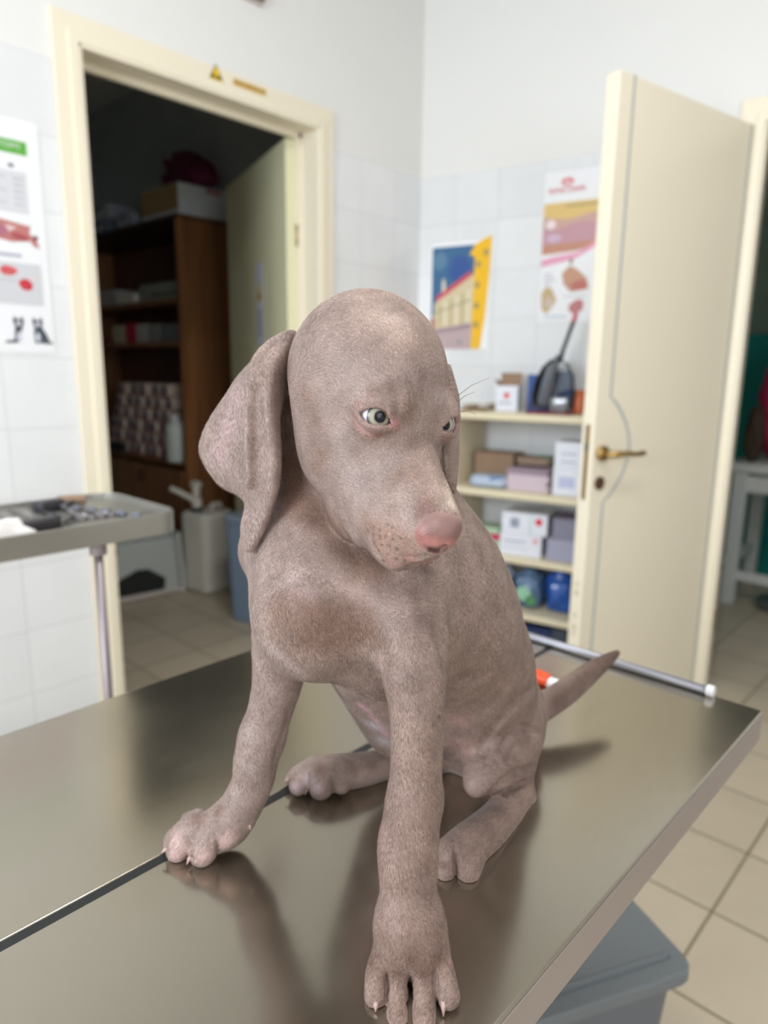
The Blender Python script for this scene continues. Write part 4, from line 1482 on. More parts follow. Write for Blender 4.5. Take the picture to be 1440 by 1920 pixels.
# ---- haunch, near hind leg, foot
chain([(985, 1338, .715, 40), (958, 1385, .685, 56), (926, 1426, .655, 50), (905, 1452, .636, 36), (893, 1470, .626, 23)], .014)
chain([(930, 1300, .72, 72), (925, 1390, .70, 62)], .02)
chain([(960, 1370, .71, 44), (962, 1440, .69, 40), (966, 1490, .67, 34)], .014)
chain([(968, 1502, .665, 34), (930, 1545, .625, 38), (885, 1580, .588, 40), (852, 1604, .574, 38)], .012)
chain([(885, 1590, .582, 30), (884, 1618, .570, 24), (877, 1638, .560, 23)], .003)
chain([(850, 1600, .575, 27), (837, 1625, .566, 21), (834, 1634, .560, 20)], .003)
chain([(998, 1316, .742, 18), (1008, 1348, .735, 17), (998, 1382, .735, 14)], .004)
# ---- far hind foot
chain([(790, 1420, .72, 55), (735, 1430, .70, 30), (680, 1443, .682, 31), (635, 1448, .672, 33), (600, 1450, .668, 30)], .012)
for p in ([(590, 1434, .677, 17), (560, 1448, .680, 15), (545, 1460, .675, 11)],
          [(598, 1445, .668, 22), (570, 1464, .665, 20), (560, 1473, .660, 18)],
          [(618, 1455, .664, 24), (602, 1476, .656, 23)],
          [(645, 1455, .666, 22), (640, 1470, .660, 18)]):
    chain(p, .004)
# ---- tail
chain([(975, 1350, .76, 30), (1030, 1318, .775, 25), (1070, 1290, .795, 23), (1110, 1258, .82, 18), (1138, 1238, .84, 12), (1156, 1225, .85, 6)], .006)
# ---- head, built apart and then set on the neck with a clear jaw line
HS = (slice(0, int((-.20-G0[0])/VOX)), slice(0, int((.60-G0[1])/VOX)), slice(int((1.00-G0[2])/VOX), None))
NECK = D[HS].copy()
D[HS] = .05
hell(0, -.0085, -.001, (.061, .0490, .0565), .02)
hell(.022, -.007, .010, (.041, .036, .043), .02)
hell(-.012, -.006, -.004, (.054, .053, .053), .02)
hell(.030, -.003, -.016, (.050, .037, .040), .02)
for s in (-1, 1):
    hell(.022, s*.027, -.044, (.044, .024, .038), .02)      # cheek
hcone((.055, 0, -.024), (.122, 0, -.027), .0265, .0180, .014)   # muzzle
for s in (-1, 1):
    hcone((.045, s*.014, -.048), (.110, s*.011, -.042), .027, .019, .012)
    hell(.106, s*.0135, -.047, (.033, .0145, .021), .008)     # flews
    hell(.074, s*.018, -.064, (.030, .013, .020), .01)
    hell(.062, s*.020, -.074, (.022, .012, .014), .01)
    hcone((.050, s*.026, .014), (.056, s*.014, .020), .010, .007, .010)   # brow
hcone((.02, 0, -.068), (.116, 0, -.060), .024, .010, .010)    # lower jaw
hell(.125, 0, -.036, (.016, .013, .016), .008)
hell(.1335, -.001, -.0365, (.0125, .012, .0115), .006)
hcone((.055, 0, -.004), (.133, 0, -.013), .0135, .0125, .010)   # bridge
hell(.1345, -.002, -.0205, (.0108, .0142, .0108), .007)              # nose

D[HS] = smin(NECK, D[HS], .007)
del NECK

# ---- near ear
e_rows = [[(566, 640, .530), (538, 640, .520), (506, 650, .530), (486, 672, .545)],
          [(551, 690, .530), (507, 695, .507), (476, 698, .514), (446, 712, .540)],
          [(522, 770, .516), (501, 775, .505), (464, 775, .514), (412, 768, .545)],
          [(522, 845, .514), (512, 850, .506), (468, 845, .512), (376, 838, .560)],
          [(518, 905, .515), (512, 905, .508), (470, 900, .514), (408, 902, .552)],
          [(504, 958, .517), (499, 958, .511), (478, 955, .516), (460, 935, .530)],
          [(490, 996, .518), (484, 998, .515), (470, 998, .518), (455, 988, .524)],
          [(472, 1026, .520), (468, 1028, .519), (463, 1030, .520), (458, 1026, .522)]]
sheet([[at(*p) for p in r] for r in e_rows], lambda u, v: .0021+.0009*math.exp(-((u-.28)/.12)**2)-.0006*v, .003, 9, 12)
# raised ridge where the flap folds back
ridge = [at(*p) for p in catmull([(548, 628, .520), (508, 650, .521), (478, 690, .510), (467, 775, .507), (467, 850, .506), (470, 905, .510)], 6)]
for i in range(len(ridge)-1):
    cone(ridge[i], ridge[i+1], .0030, .0030, .005)
crease([(464, 702), (442, 738), (416, 764), (388, 800)], .0050, .0016, .004, True)
crease([(474, 705), (475, 780), (476, 860), (480, 920)], .0040, .0012)
crease([(455, 760), (452, 830), (456, 890)], .0050, .0010)
crease([(513, 690), (503, 740), (503, 800), (512, 860), (506, 920)], .0022, .0012, .003, True)
# ---- far ear
f_rows = [[(835, 685, .535), (841, 690, .54), (832, 690, .575), (815, 690, .595)],
          [(846, 745, .528), (856, 745, .536), (850, 750, .580), (830, 750, .61)],
          [(838, 800, .528), (856, 800, .533), (850, 805, .580), (828, 810, .625)],
          [(834, 850, .528), (855, 850, .533), (848, 860, .575), (826, 870, .625)],
          [(840, 890, .53), (852, 893, .533), (846, 900, .565), (830, 905, .60)],
          [(846, 914, .535), (849, 918, .537), (846, 925, .55), (842, 930, .56)]]
sheet([[at(*p) for p in r] for r in f_rows], .0019, .002, 5, 8)

# ---- eyes: sockets and lids, built once and mirrored across the head
EYE_R = .0112
ep = at(703, 781, surf(703, 781)+.0072)
el = HB @ (ep-HO)                               # in the head frame
print('eye in head frame', el)
ax = CAM0-ep
ax /= np.linalg.norm(ax)
eu = CR-ax*(CR@ax); eu /= np.linalg.norm(eu)
ev = np.cross(ax, eu)
ALM = [(-31, 7), (-22, 14), (-8, 19), (8, 19), (22, 12), (28, -1), (34, -16), (27, -19), (12, -20), (-4, -19), (-18, -12), (-27, -1)]
ALM = np.array(ALM)*np.array([.96, .86])*.46/FPX
EYES = []
for s in (-1, 1):
    def mir(v):
        q = HB @ v
        q[1] *= -s
        return HB.T @ q
    c = HO+mir(ep-HO)-(HB[1]*.007 if s > 0 else 0)
    A, Uu, Vv = mir(ax), mir(eu), mir(ev)
    EYES.append((c, A))
    ell(c+A*.0008, (EYE_R+.0026,)*3, None, .007)
    sl, g = box_of(c-.03, c+.03)
    P = [g[i]-c[i] for i in range(3)]
    pu = P[0]*Uu[0]+P[1]*Uu[1]+P[2]*Uu[2]
    pv = P[0]*Vv[0]+P[1]*Vv[1]+P[2]*Vv[2]
    pa = P[0]*A[0]+P[1]*A[1]+P[2]*A[2]
    rad = np.sqrt(P[0]**2+P[1]**2+P[2]**2)
    dd = np.full(pu.shape, 1e9); ins = np.zeros(pu.shape, bool)
    for i in range(len(ALM)):
        a, b = ALM[i], ALM[(i+1) % len(ALM)]
        e = b-a
        t = np.clip(((pu-a[0])*e[0]+(pv-a[1])*e[1])/(e@e), 0, 1)
        dd = np.minimum(dd, np.hypot(pu-a[0]-t*e[0], pv-a[1]-t*e[1]))
        cr = ((a[1] > pv) != (b[1] > pv)) & (pu < (b[0]-a[0])*(pv-a[1])/(b[1]-a[1]+1e-12)+a[0])
        ins ^= cr
    sd = np.where(ins, -dd, dd)
    # lid margin: thin raised rim, then the opening and the room for the eyeball
    rim = np.maximum(np.abs(sd)-.0016, np.maximum(rad-(EYE_R+.0030), -pa)).astype(np.float32)
    D[sl] = smin(D[sl], rim, .003)
    cut = np.maximum(sd+.0004, -pa-.001).astype(np.float32)
    D[sl] = -smin(-D[sl], cut, .0016)
    D[sl] = np.maximum(D[sl], -(rad-(EYE_R-.0004))).astype(np.float32)
# upper lid fold and brow
crease([(668, 756), (688, 741), (712, 739), (732, 746)], .0022, .0010)
crease([(736, 722), (748, 742), (748, 765), (740, 785)], .0024, .0012)
crease([(722, 718), (738, 712), (752, 720), (757, 742), (752, 768)], .0030, .0010, .003, True)
crease([(662, 786), (676, 806), (698, 819), (726, 820)], .0020, .0006)
# ---- nose and mouth
def hcrease(pts, r, k=.003):
    w = [hp(*p) for p in pts]
    for i in range(len(w)-1):
        cone(w[i], w[i+1], r, r, k, True)
for s in (-1, 1):
    w = [at(x, y, surf(x, y)) for x, y in ((802, 1029), (812, 1033), (824, 1032), (832, 1026))]
    w = [HO+HB.T @ (np.array([1, -s, 1])*(HB @ (q-HO))) for q in w]
    for i in range(3):
        cone(w[i], w[i+1], .0020+.0006*(i == 1), .0022, .0015, True)
    w2 = [HO+HB.T @ (np.array([1, -s, 1])*(HB @ (at(x, y, surf(x, y))-HO))) for x, y in ((800, 1029), (792, 1014), (796, 994))]
    cone(w2[0], w2[1], .0006, .0006, .003, True)
crease([(850, 1040), (832, 1044), (800, 1046), (772, 1046), (750, 1040)], .0014, .0012, .002)
crease([(634, 975), (644, 998), (656, 1012), (668, 1028), (686, 1040)], .0020, .0013)
crease([(652, 950), (650, 975), (660, 995)], .0040, .0008)
crease([(692, 982), (696, 1005), (704, 1030), (722, 1052)], .0018, .0009)
crease([(777, 982), (775, 1000), (782, 1022), (798, 1040)], .0018, .0009)
# ---- creases of the trunk and the haunch
crease([(838, 1250), (834, 1215), (824, 1170), (816, 1110)], .0090, .0062, .005)
crease([(852, 1272), (880, 1272), (915, 1266)], .0060, .0020, .005)
crease([(1008, 1288), (980, 1308), (948, 1340), (920, 1372), (905, 1410)], .0070, .0060)
crease([(1012, 1374), (985, 1364), (965, 1370), (940, 1400)], .0050, .0045)
crease([(1004, 1437), (975, 1446), (945, 1462), (918, 1486)], .0045, .0042)
crease([(1000, 1452), (972, 1460), (940, 1478)], .0032, .0022, .003, True)
crease([(1000, 1466), (975, 1470), (945, 1484)], .0032, .0030)
crease([(486, 1192), (540, 1238), (600, 1272), (655, 1290)], .0060, .0016)
crease([(655, 1290), (690, 1310), (712, 1338)], .0050, .0030)
crease([(700, 1200), (714, 1250), (712, 1310)], .0080, .0030)
crease([(590, 1085), (635, 1125), (670, 1160), (700, 1210)], .0140, .0018, .006)
crease([(500, 1110), (530, 1165), (570, 1200)], .0120, .0014, .006)
crease([(690, 1080), (700, 1130), (712, 1180)], .0080, .0014, .004, True)
crease([(785, 1090), (796, 1150), (800, 1210)], .0060, .0012)
crease([(992, 1392), (968, 1402), (950, 1424)], .0040, .0030)
# carpus tendon and toe creases
crease([(543, 1330), (535, 1370), (520, 1410), (514, 1440)], .0040, .0020)
crease([(738, 1520), (726, 1570), (722, 1620)], .0060, .0016)
crease([(768, 1824), (769, 1860), (769, 1900), (769, 1919)], .0016, .0040, .001)
crease([(724, 1818), (724, 1850), (724, 1890)], .0015, .0030, .001)
crease([(816, 1816), (818, 1850), (819, 1890)], .0015, .0030, .001)
crease([(853, 1585), (854, 1615), (855, 1650)], .0016, .0040, .001)
crease([(357, 1578), (358, 1600), (361, 1616)], .0014, .0030, .001)
crease([(405, 1572), (408, 1590), (409, 1600)], .0014, .0030, .001)
crease([(332, 1568), (324, 1584), (318, 1598)], .0013, .0020, .001)
crease([(392, 1520), (380, 1545), (368, 1566)], .0040, .0016)
crease([(582, 1448), (580, 1470), (579, 1488)], .0014, .0030, .001)
crease([(622, 1450), (624, 1475), (624, 1490)], .0014, .0024, .001)
crease([(575, 1436), (556, 1452), (545, 1466)], .0013, .0020, .001)

D[:] = np.maximum(D, (TABLE_Z+.0003-AX[2])[None, None, :].astype(np.float32))


def surface_nets(D):
    s = D < 0
    c = np.zeros(tuple(n-1 for n in D.shape), np.uint8)
    for i in (0, 1):
        for j in (0, 1):
            for k in (0, 1):
                c += s[i:s.shape[0]-1+i, j:s.shape[1]-1+j, k:s.shape[2]-1+k]
    act = np.argwhere((c > 0) & (c < 8))
    idx = np.full(c.shape, -1, np.int32)
    idx[tuple(act.T)] = np.arange(len(act))
    acc = np.zeros((len(act), 3)); cnt = np.zeros(len(act))
    cor = [(i, j, k) for i in (0, 1) for j in (0, 1) for k in (0, 1)]
    val = {q: D[act[:, 0]+q[0], act[:, 1]+q[1], act[:, 2]+q[2]].astype(float) for q in cor}
    for a in cor:
        for ax in range(3):
            if a[ax] == 0:
                b = list(a); b[ax] = 1; b = tuple(b)
                va, vb = val[a], val[b]
                m = (va < 0) != (vb < 0)
                t = np.where(m, va/np.where(va-vb == 0, 1, va-vb), 0)
                p = np.array(a, float)[None, :].repeat(len(act), 0)
                p[:, ax] = t
                acc[m] += p[m]; cnt[m] += 1
    V = act+acc/np.maximum(cnt, 1)[:, None]
    V = G0+V*VOX
    Q = []
    for ax in range(3):
        sl0 = [slice(1, -1)]*3; sl0[ax] = slice(0, -1)
        sl1 = [slice(1, -1)]*3; sl1[ax] = slice(1, None)
        a = s[tuple(sl0)]; b = s[tuple(sl1)]
        for flip in (0, 1):
            e = np.argwhere(a & ~b) if flip == 0 else np.argwhere(~a & b)
            off = np.ones(3, int); off[ax] = 0
            e = e+off
            u, v = [(1, 2), (2, 0), (0, 1)][ax]
            du = np.zeros(3, int); du[u] = 1
            dv = np.zeros(3, int); dv[v] = 1
            q = [idx[tuple((e-du-dv).T)], idx[tuple((e-dv).T)], idx[tuple(e.T)], idx[tuple((e-du).T)]]
            if flip:
                q = q[::-1]
            Q.append(np.array(q).T)
    return V, np.concatenate(Q)


V, Q = surface_nets(D)


def relax(V, Q, it, lam=.5):
    for _ in range(it):
        s = np.zeros_like(V); n = np.zeros(len(V))
        for i in range(4):
            a, b = Q[:, i], Q[:, (i+1) % 4]
            for c in range(3):
                s[:, c] += np.bincount(a, V[b, c], len(V))+np.bincount(b, V[a, c], len(V))
            n += np.bincount(a, minlength=len(V))+np.bincount(b, minlength=len(V))
        V = V+lam*(s/np.maximum(n, 1)[:, None]-V)
    return V


V = relax(V, Q, 2)
DOG0 = np.array([-.33, .42, TABLE_Z])
# ---- coat colouring: markings of the skin and coat, some painted light and shade, per vertex
C3 = lambda r, g, b: np.array(rgb(r, g, b)[:3])
VC = np.tile(C3(154, 132, 122), (len(V), 1))


def paint(pts, r, col, a=1.0, soft=.6):
    for x, y in pts:
        p = at(x, y, surf(x, y))
        d = np.linalg.norm(V-p, axis=1)/r
        w = a*np.clip((1-d)/soft, 0, 1)
        w = w*w*(3-2*w)
        VC[:] = VC*(1-w[:, None])+col*w[:, None]


def line(pts, n=5):
    return [tuple(q) for q in catmull(pts, n)]


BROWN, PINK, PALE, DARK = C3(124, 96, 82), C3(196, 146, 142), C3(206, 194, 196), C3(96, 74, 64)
# browner legs and lower body; near side and flank darkened as painted shade
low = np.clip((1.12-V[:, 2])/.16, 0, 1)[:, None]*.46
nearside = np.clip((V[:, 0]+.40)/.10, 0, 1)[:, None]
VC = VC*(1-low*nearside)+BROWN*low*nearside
paint(line([(540, 880), (560, 930), (620, 980), (700, 1080)]), .026, BROWN, .8, 1)
paint(line([(535, 1150), (590, 1180), (680, 1170)]), .028, BROWN, .8, 1)
paint([(545, 1080), (575, 1105)], .018, C3(206, 180, 180), .35, 1)
paint(line([(510, 1215), (570, 1265), (640, 1290)]), .010, PALE, .2, 1)
paint([(540, 700), (536, 760), (540, 820), (548, 870)], .016, BROWN, .7, 1)  # shade in the gap between ear and cheek, painted into the coat
# head
paint([(590, 790), (600, 850), (575, 740), (590, 880)], .020, BROWN, .65, 1)
paint([(700, 735), (740, 735), (756, 760)], .013, BROWN, .5, 1)
paint([(660, 770), (668, 800), (700, 825), (740, 830)], .010, BROWN, .5, 1)
paint([(770, 830), (785, 890), (800, 940), (750, 890), (760, 780)], .018, BROWN, .65, 1)
paint([(820, 790), (826, 830)], .010, BROWN, .5, 1)
paint(line([(790, 950), (815, 975), (845, 985)]), .011, C3(130, 98, 90), .6, 1)
paint([(760, 640), (700, 590), (740, 610)], .024, C3(170, 146, 132), .5, 1)
paint(line([(742, 596), (772, 612)]), .005, PALE, .16, 1)
paint(line([(640, 800), (645, 860), (660, 900), (690, 940)]), .018, PALE, .10, 1)
paint(line([(828, 850), (838, 900), (848, 950)]), .007, C3(214, 196, 176), .6, 1)
paint([(838, 748), (822, 742)], .010, PALE, .3, 1)
paint([(735, 1000), (765, 1025), (715, 1030)], .016, C3(156, 120, 102), .7, 1)
paint([(770, 1050), (798, 1052), (735, 1058)], .010, C3(168, 124, 114), .8, 1)
paint([(690, 985), (715, 1000)], .014, C3(150, 112, 90), .6, 1)
# eye rims
for c, A in EYES:
    d = np.linalg.norm(V-c, axis=1)
    w = np.clip((EYE_R+.0044-d)/.0040, 0, 1)[:, None]*.62
    VC = VC*(1-w)+C3(196, 130, 128)*w
    w = np.clip((EYE_R+.0016-d)/.0008, 0, 1)[:, None]*.9
    VC = VC*(1-w)+C3(110, 70, 66)*w
paint([(741, 797)], .006, C3(205, 138, 134), .8, 1)
# nose pad
nd = (V-hp(.1365, -.001, -.0165)) @ HB.T
w = np.clip((1.32-np.sqrt((nd[:, 0]/.0125)**2+(nd[:, 1]/.0150)**2+(nd[:, 2]/.0120)**2))/.25, 0, 1)[:, None]
w = w*np.clip((nd[:, 0]+.006)/.004, 0, 1)[:, None]
ntop = np.clip((nd[:, 2]+.001)/.007, 0, 1)[:, None]
VC = VC*(1-w)+(C3(120, 86, 80)*ntop+C3(160, 104, 98)*(1-ntop))*w
w_nose = w[:, 0].copy()
NOSEW = w[:, 0]*(1-.6*ntop[:, 0])
paint([(806, 1030), (815, 1032), (824, 1032)], .0034, C3(60, 22, 18), .95, .8)
paint([(828, 1000), (820, 985), (848, 990)], .010, C3(150, 114, 106), .7, 1)
paint([(797, 1016), (815, 1018), (838, 1020)], .007, C3(196, 130, 122), .7, 1)
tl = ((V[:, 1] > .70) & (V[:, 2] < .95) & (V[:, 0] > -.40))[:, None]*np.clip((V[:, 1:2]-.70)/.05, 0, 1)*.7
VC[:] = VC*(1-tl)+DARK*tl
# mottled coat: soft patches one to three centimetres across
mot = np.zeros(len(V))
for i in range(26):
    kv = rng.standard_normal(3)
    kv *= 2*math.pi/(.011+.030*rng.random())/np.linalg.norm(kv)
    mot += np.sin(V @ kv+rng.random()*6.28)
VC[:] = VC*(1+.065*(mot/math.sqrt(13))[:, None]*np.array([.95, 1.0, 1.05]))
# whisker follicles
for x, y in ((702, 990), (714, 994), (728, 985), (700, 1004), (712, 1008), (724, 1006), (738, 1012), (702, 1018), (716, 1022),
             (732, 1024), (746, 1030), (712, 1034), (728, 1040), (744, 1048), (722, 1052), (760, 1052), (736, 990), (690, 996), (752, 1010)):
    paint([(x, y)], .0021, C3(84, 60, 50), .85, 1)
# pink belly and inner thigh, pads
paint([(640, 1312), (652, 1345), (680, 1375), (700, 1360), (718, 1390)], .018, C3(196, 184, 190), .7, 1)
paint(line([(672, 1318), (700, 1345), (724, 1378)]), .007, C3(214, 164, 174), .6, 1)
paint([(862, 1400), (856, 1350), (862, 1440)], .026, C3(184, 130, 118), .4, 1)
# far paw toes paler, near paw knuckles browner
paint([(332, 1600), (384, 1606), (330, 1570), (425, 1575)], .014, C3(214, 178, 170), .8, 1)
paint([(370, 1535), (410, 1520)], .010, BROWN, .8, 1)
paint([(470, 1380), (470, 1440), (440, 1490)], .016, C3(196, 178, 178), .3, 1)  # window light on the far foreleg, painted paler
paint([(700, 1800), (770, 1800), (820, 1800), (745, 1825), (795, 1825)], .014, C3(104, 76, 62), .75, 1)
paint([(770, 1740), (720, 1760), (810, 1760)], .016, BROWN, .5, 1)
paint([(800, 1400), (805, 1500), (800, 1620), (745, 1570)], .012, BROWN, .5, 1)
paint([(600, 1440), (660, 1440), (700, 1435)], .014, BROWN, .6, 1)
paint([(598, 1478), (558, 1476), (575, 1462)], .010, C3(206, 180, 182), .8, 1)
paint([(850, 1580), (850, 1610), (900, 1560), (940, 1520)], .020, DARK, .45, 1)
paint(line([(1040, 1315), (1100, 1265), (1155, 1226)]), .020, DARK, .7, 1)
paint([(430, 800), (410, 850), (440, 740)], .026, C3(182, 152, 150), .7, 1)


# ---- short coat: fine strands lying along the flow of the hair, part of the body mesh
def vnormals(V, Q):
    fn = np.cross(V[Q[:, 2]]-V[Q[:, 0]], V[Q[:, 3]]-V[Q[:, 1]])
    n = np.zeros_like(V)
    for i in range(4):
        for c in range(3):
            n[:, c] += np.bincount(Q[:, i], fn[:, c], len(V))
    return n/(np.linalg.norm(n, axis=1)[:, None]+1e-12)


VN = vnormals(V, Q)
hd = (V-HO) @ HB.T
hw = np.clip((1.15-np.linalg.norm((hd-np.array([.04, -.003, -.03]))/np.array([.13, .064, .10]), axis=1))/.3, 0, 1)
hw = (hw*(V[:, 2] > 1.04))[:, None]
lat = np.sign(hd[:, 1:2]+.003)*HB[1]
lie_h = -HB[0]*1.0+lat*.25+np.array([0, 0, -.1])
lie_b = np.array([.10, .30, -1.0])[None, :].repeat(len(V), 0)
tail = (V[:, 1] > .70) & (V[:, 2] < .95)
lie_b[tail] = np.array([.25, 1.0, .30])
pw = np.clip((TABLE_Z+.035-V[:, 2])/.02, 0, 1)[:, None]
lie_b = lie_b*(1-pw)+np.array([.10, -1.0, -.35])*pw
LIE = lie_h*hw+lie_b*(1-hw)
bare = (w_nose > .3) | (V[:, 2] < TABLE_Z+.003)
for c, A in EYES:
    bare |= np.linalg.norm(V-c, axis=1) < EYE_R+.0024
NFUR = int(720000*FUR_DENS)
wgt = np.where(bare[Q].any(1), 0, 1.0)*(1+1.6*hw[Q[:, 0], 0])
facing = ((CAM0-V[Q[:, 0]])*VN[Q[:, 0]]).sum(1) > -.02
wgt *= np.where(facing, 1.0, .45)
cdf = np.cumsum(wgt); cdf /= cdf[-1]
fi = np.searchsorted(cdf, rng.random(NFUR))
u, v = rng.random(NFUR)[:, None], rng.random(NFUR)[:, None]
q = Q[fi]


def bil(X):
    return X[q[:, 0]]*(1-u)*(1-v)+X[q[:, 1]]*u*(1-v)+X[q[:, 2]]*u*v+X[q[:, 3]]*(1-u)*v


bp, bn, bl, bc = bil(V), bil(VN), bil(LIE), bil(VC)
bn /= np.linalg.norm(bn, axis=1)[:, None]
bl = bl+.16*np.linalg.norm(bl, axis=1)[:, None]*rng.standard_normal(bl.shape)
t = bl-bn*(bl*bn).sum(1)[:, None]
t /= np.linalg.norm(t, axis=1)[:, None]+1e-9
sd = np.cross(bn, t)
ln = (.0019+.0013*rng.random((NFUR, 1)))*(1-.35*bil(hw))
wd = .00010+.00006*rng.random((NFUR, 1))
lift = .16+.22*rng.random((NFUR, 1))
tip = bp+t*ln+bn*ln*lift
ext = np.stack([bp-sd*wd-bn*.0001, bp+sd*wd-bn*.0001, tip], 1).reshape(-1, 3)
shade = np.exp(rng.standard_normal((NFUR, 1))*.31)
bc = np.clip(bc*shade, 0, .9)
n0 = len(V)
AV = np.concatenate([V, ext])
me = bpy.data.meshes.new('puppy')
me.vertices.add(len(AV)); me.vertices.foreach_set('co', (AV-DOG0).astype(np.float32).ravel())
li = np.concatenate([Q.ravel(), n0+np.arange(3*NFUR)]).astype(np.int32)
me.loops.add(len(li)); me.loops.foreach_set('vertex_index', li)
ls = np.concatenate([np.arange(len(Q))*4, len(Q)*4+np.arange(NFUR)*3]).astype(np.int32)
me.polygons.add(len(ls)); me.polygons.foreach_set('loop_start', ls)
me.polygons.foreach_set('use_smooth', np.ones(len(ls), bool))
me.polygons.foreach_set('material_index', np.concatenate([np.zeros(len(Q)), np.ones(NFUR)]).astype(np.int32))
me.update(calc_edges=True)
ca = me.color_attributes.new('Coat', 'FLOAT_COLOR', 'POINT')
buf = np.ones((len(AV), 4), np.float32)
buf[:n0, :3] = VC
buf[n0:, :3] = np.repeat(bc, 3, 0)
ca.data.foreach_set('color', buf.ravel())
na = me.attributes.new('SkinN', 'FLOAT_VECTOR', 'POINT')
na.data.foreach_set('vector', np.concatenate([VN, np.repeat(bn, 3, 0)]).astype(np.float32).ravel())
wet = me.attributes.new('Wet', 'FLOAT', 'POINT')
wet.data.foreach_set('value', np.concatenate([NOSEW, np.zeros(3*NFUR)]).astype(np.float32))
dog = bpy.data.objects.new('puppy', me)
COL.objects.link(dog)
dog.location = DOG0
tag(dog, 'taupe grey short-haired puppy with long hanging ears and pale eyes, sitting on the steel table', 'dog')


def coat_material(name, hair):
    m = bpy.data.materials.new(name)
    m.use_nodes = True
    nt = m.node_tree
    N, L = nt.nodes, nt.links
    b = N['Principled BSDF']
    at_ = N.new('ShaderNodeVertexColor')
    at_.layer_name = 'Coat'
    hs = N.new('ShaderNodeHueSaturation')
    L.new(at_.outputs['Color'], hs.inputs['Color'])
    if hair:
        an = N.new('ShaderNodeAttribute')
        an.attribute_name = 'SkinN'
        L.new(an.outputs['Vector'], b.inputs['Normal'])
        b.inputs['Roughness'].default_value = .5
        b.inputs['Specular IOR Level'].default_value = .35
    else:
        tc = N.new('ShaderNodeTexCoord')
        n1 = N.new('ShaderNodeTexNoise')
        n1.inputs['Scale'].default_value = 45
        n1.inputs['Detail'].default_value = 6
        L.new(tc.outputs['Object'], n1.inputs['Vector'])
        mr = N.new('ShaderNodeMapRange')
        mr.inputs['From Min'].default_value = .3
        mr.inputs['From Max'].default_value = .7
        mr.inputs['To Min'].default_value = .86
        mr.inputs['To Max'].default_value = 1.08
        L.new(n1.outputs['Fac'], mr.inputs['Value'])
        L.new(mr.outputs['Result'], hs.inputs['Value'])
        w = N.new('ShaderNodeAttribute')
        w.attribute_name = 'Wet'
        r = N.new('ShaderNodeMapRange')
        r.inputs['To Min'].default_value = .7
        r.inputs['To Max'].default_value = .33
        L.new(w.outputs['Fac'], r.inputs['Value'])
        L.new(r.outputs['Result'], b.inputs['Roughness'])
        n2 = N.new('ShaderNodeTexVoronoi')
        n2.inputs['Scale'].default_value = 900
        L.new(tc.outputs['Object'], n2.inputs['Vector'])
        bp = N.new('ShaderNodeBump')
        bp.inputs['Strength'].default_value = .25
        bp.inputs['Distance'].default_value = .0006
        L.new(n2.outputs['Distance'], bp.inputs['Height'])
        L.new(bp.outputs['Normal'], b.inputs['Normal'])
        b.inputs['Sheen Weight'].default_value = .15
        b.inputs['Subsurface Weight'].default_value = .08
        b.inputs['Subsurface Radius'].default_value = (.01, .005, .003)
        b.inputs['Subsurface Scale'].default_value = .3
    L.new(hs.outputs['Color'], b.inputs['Base Color'])
    return m


me.materials.append(coat_material('coat_skin', False))
me.materials.append(coat_material('coat_hair', True))


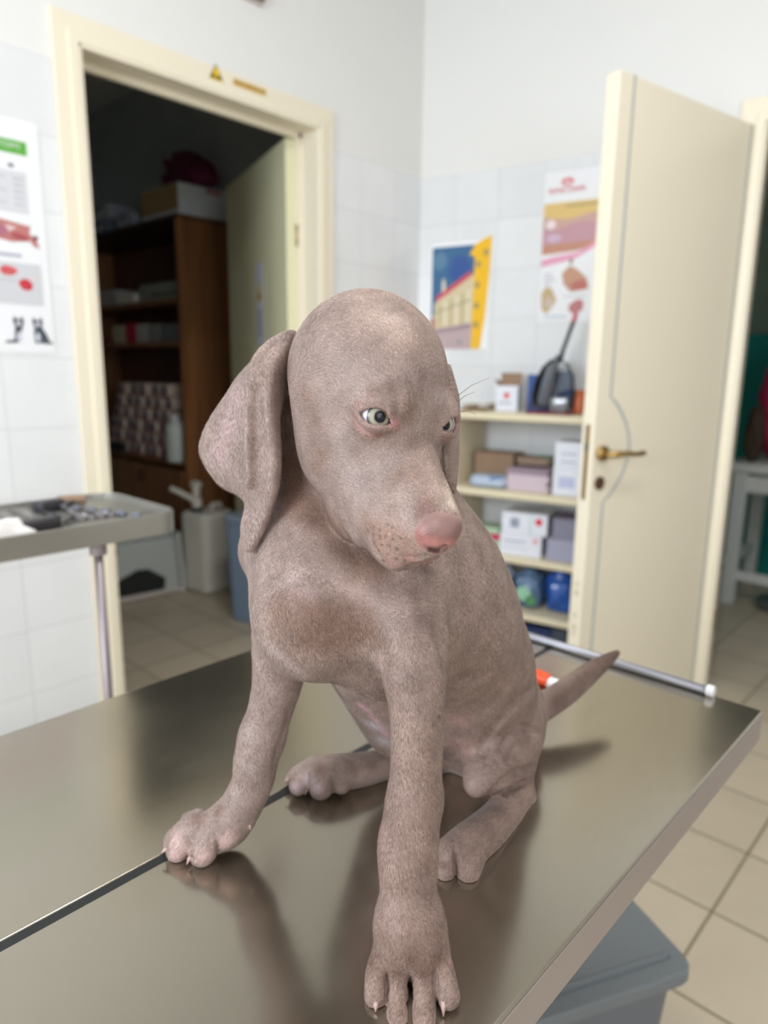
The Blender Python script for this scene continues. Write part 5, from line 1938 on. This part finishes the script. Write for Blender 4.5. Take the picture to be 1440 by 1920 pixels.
def make_eye_mat():
    m = bpy.data.materials.new('eye')
    m.use_nodes = True
    nt = m.node_tree
    N, L = nt.nodes, nt.links
    b = N['Principled BSDF']
    tc = N.new('ShaderNodeTexCoord')
    sx = N.new('ShaderNodeSeparateXYZ')
    L.new(tc.outputs['Object'], sx.inputs[0])
    cb = N.new('ShaderNodeCombineXYZ')
    L.new(sx.outputs['X'], cb.inputs['X'])
    L.new(sx.outputs['Y'], cb.inputs['Y'])
    ln = N.new('ShaderNodeVectorMath')
    ln.operation = 'LENGTH'
    L.new(cb.outputs[0], ln.inputs[0])
    ns = N.new('ShaderNodeTexNoise')
    ns.inputs['Scale'].default_value = 700
    L.new(tc.outputs['Object'], ns.inputs['Vector'])
    ad = N.new('ShaderNodeMath')
    ad.operation = 'MULTIPLY_ADD'
    ad.inputs[1].default_value = .0006
    L.new(ns.outputs['Fac'], ad.inputs[0])
    L.new(ln.outputs['Value'], ad.inputs[2])
    dv = N.new('ShaderNodeMath')
    dv.operation = 'DIVIDE'
    dv.inputs[1].default_value = EYE_R
    L.new(ad.outputs[0], dv.inputs[0])
    cr = N.new('ShaderNodeValToRGB')
    e = cr.color_ramp.elements
    e[0].position, e[0].color = 0, rgb(16, 18, 26)
    e[1].position, e[1].color = 1, rgb(226, 226, 238)
    for p, c in ((.34, rgb(18, 20, 28)), (.38, rgb(116, 110, 96)), (.48, rgb(172, 166, 146)), (.60, rgb(158, 154, 138)), (.685, rgb(104, 106, 96)), (.73, rgb(50, 46, 46)), (.79, rgb(228, 226, 236))):
        q = e.new(p)
        q.color = c
    L.new(dv.outputs[0], cr.inputs[0])
    L.new(cr.outputs[0], b.inputs['Base Color'])
    b.inputs['Roughness'].default_value = .35
    b.inputs['Coat Weight'].default_value = .4
    b.inputs['Specular IOR Level'].default_value = .15
    b.inputs['Coat Roughness'].default_value = .02
    return m


eye_mat = make_eye_mat()
for c, A in EYES:
    m = MB()
    n1, n2 = 32, 24
    vs = [(math.sin(math.pi*j/n2)*math.cos(2*math.pi*i/n1), math.sin(math.pi*j/n2)*math.sin(2*math.pi*i/n1), math.cos(math.pi*j/n2)) for j in range(n2+1) for i in range(n1)]
    m.add([tuple(EYE_R*x for x in v) for v in vs], [(j*n1+i, j*n1+(i+1) % n1, (j+1)*n1+(i+1) % n1, (j+1)*n1+i) for j in range(n2) for i in range(n1)])
    gz = np.array(A)
    gz = EYES[0][1]+.33*CR-.02*CU
    if c is not EYES[0][0]:
        gz = EYES[0][1]+.36*CR-.12*CU
    eye = m.build('eye', eye_mat, dog, smooth=True)
    eye.location = Vector(c)-dog.location
    eye.rotation_euler = Vector(gz).to_track_quat('Z', 'Y').to_euler()
    tag(eye, 'pale grey-green eye')

CLAW = mat('claw', rgb(176, 148, 138), .4)


def claw(a, b, r, d0=None):
    za = surf(a[0], a[1])+.0015
    p = at(a[0], a[1], za)
    q = at(b[0], b[1], za-.0015)
    q[2] = max(q[2], TABLE_Z+.0008)
    mid = (p+q)/2+CU*.0012
    m = MB()
    m.tube([Vector(x-DOG0) for x in (p, mid, q)], [r, r*.8, r*.15], 10)
    m.build('claw', CLAW, dog, smooth=True)


for a, b, r in (((705, 1878), (704, 1912), .0022), ((832, 1876), (831, 1910), .0022), ((316, 1592), (302, 1600), .0020), ((359, 1606), (350, 1621), .0022),
                ((577, 1478), (572, 1491), .0016), ((545, 1462), (532, 1465), .0015), ((468, 1546), (469, 1556), .0014)):
    claw(a, b, r)
for pts, in ((((858, 742), (885, 722), (918, 708)),), (((860, 752), (872, 742), (890, 735)),), (((862, 772), (880, 770), (893, 778)),)):
    z = surf(848, 745)
    m = MB()
    m.tube([Vector(at(x, y, z+.002)-DOG0) for x, y in pts], [.00018, .00014, .00006], 5)
    m.build('whisker', mat('whisker', rgb(70, 56, 50), .5), dog, smooth=True)
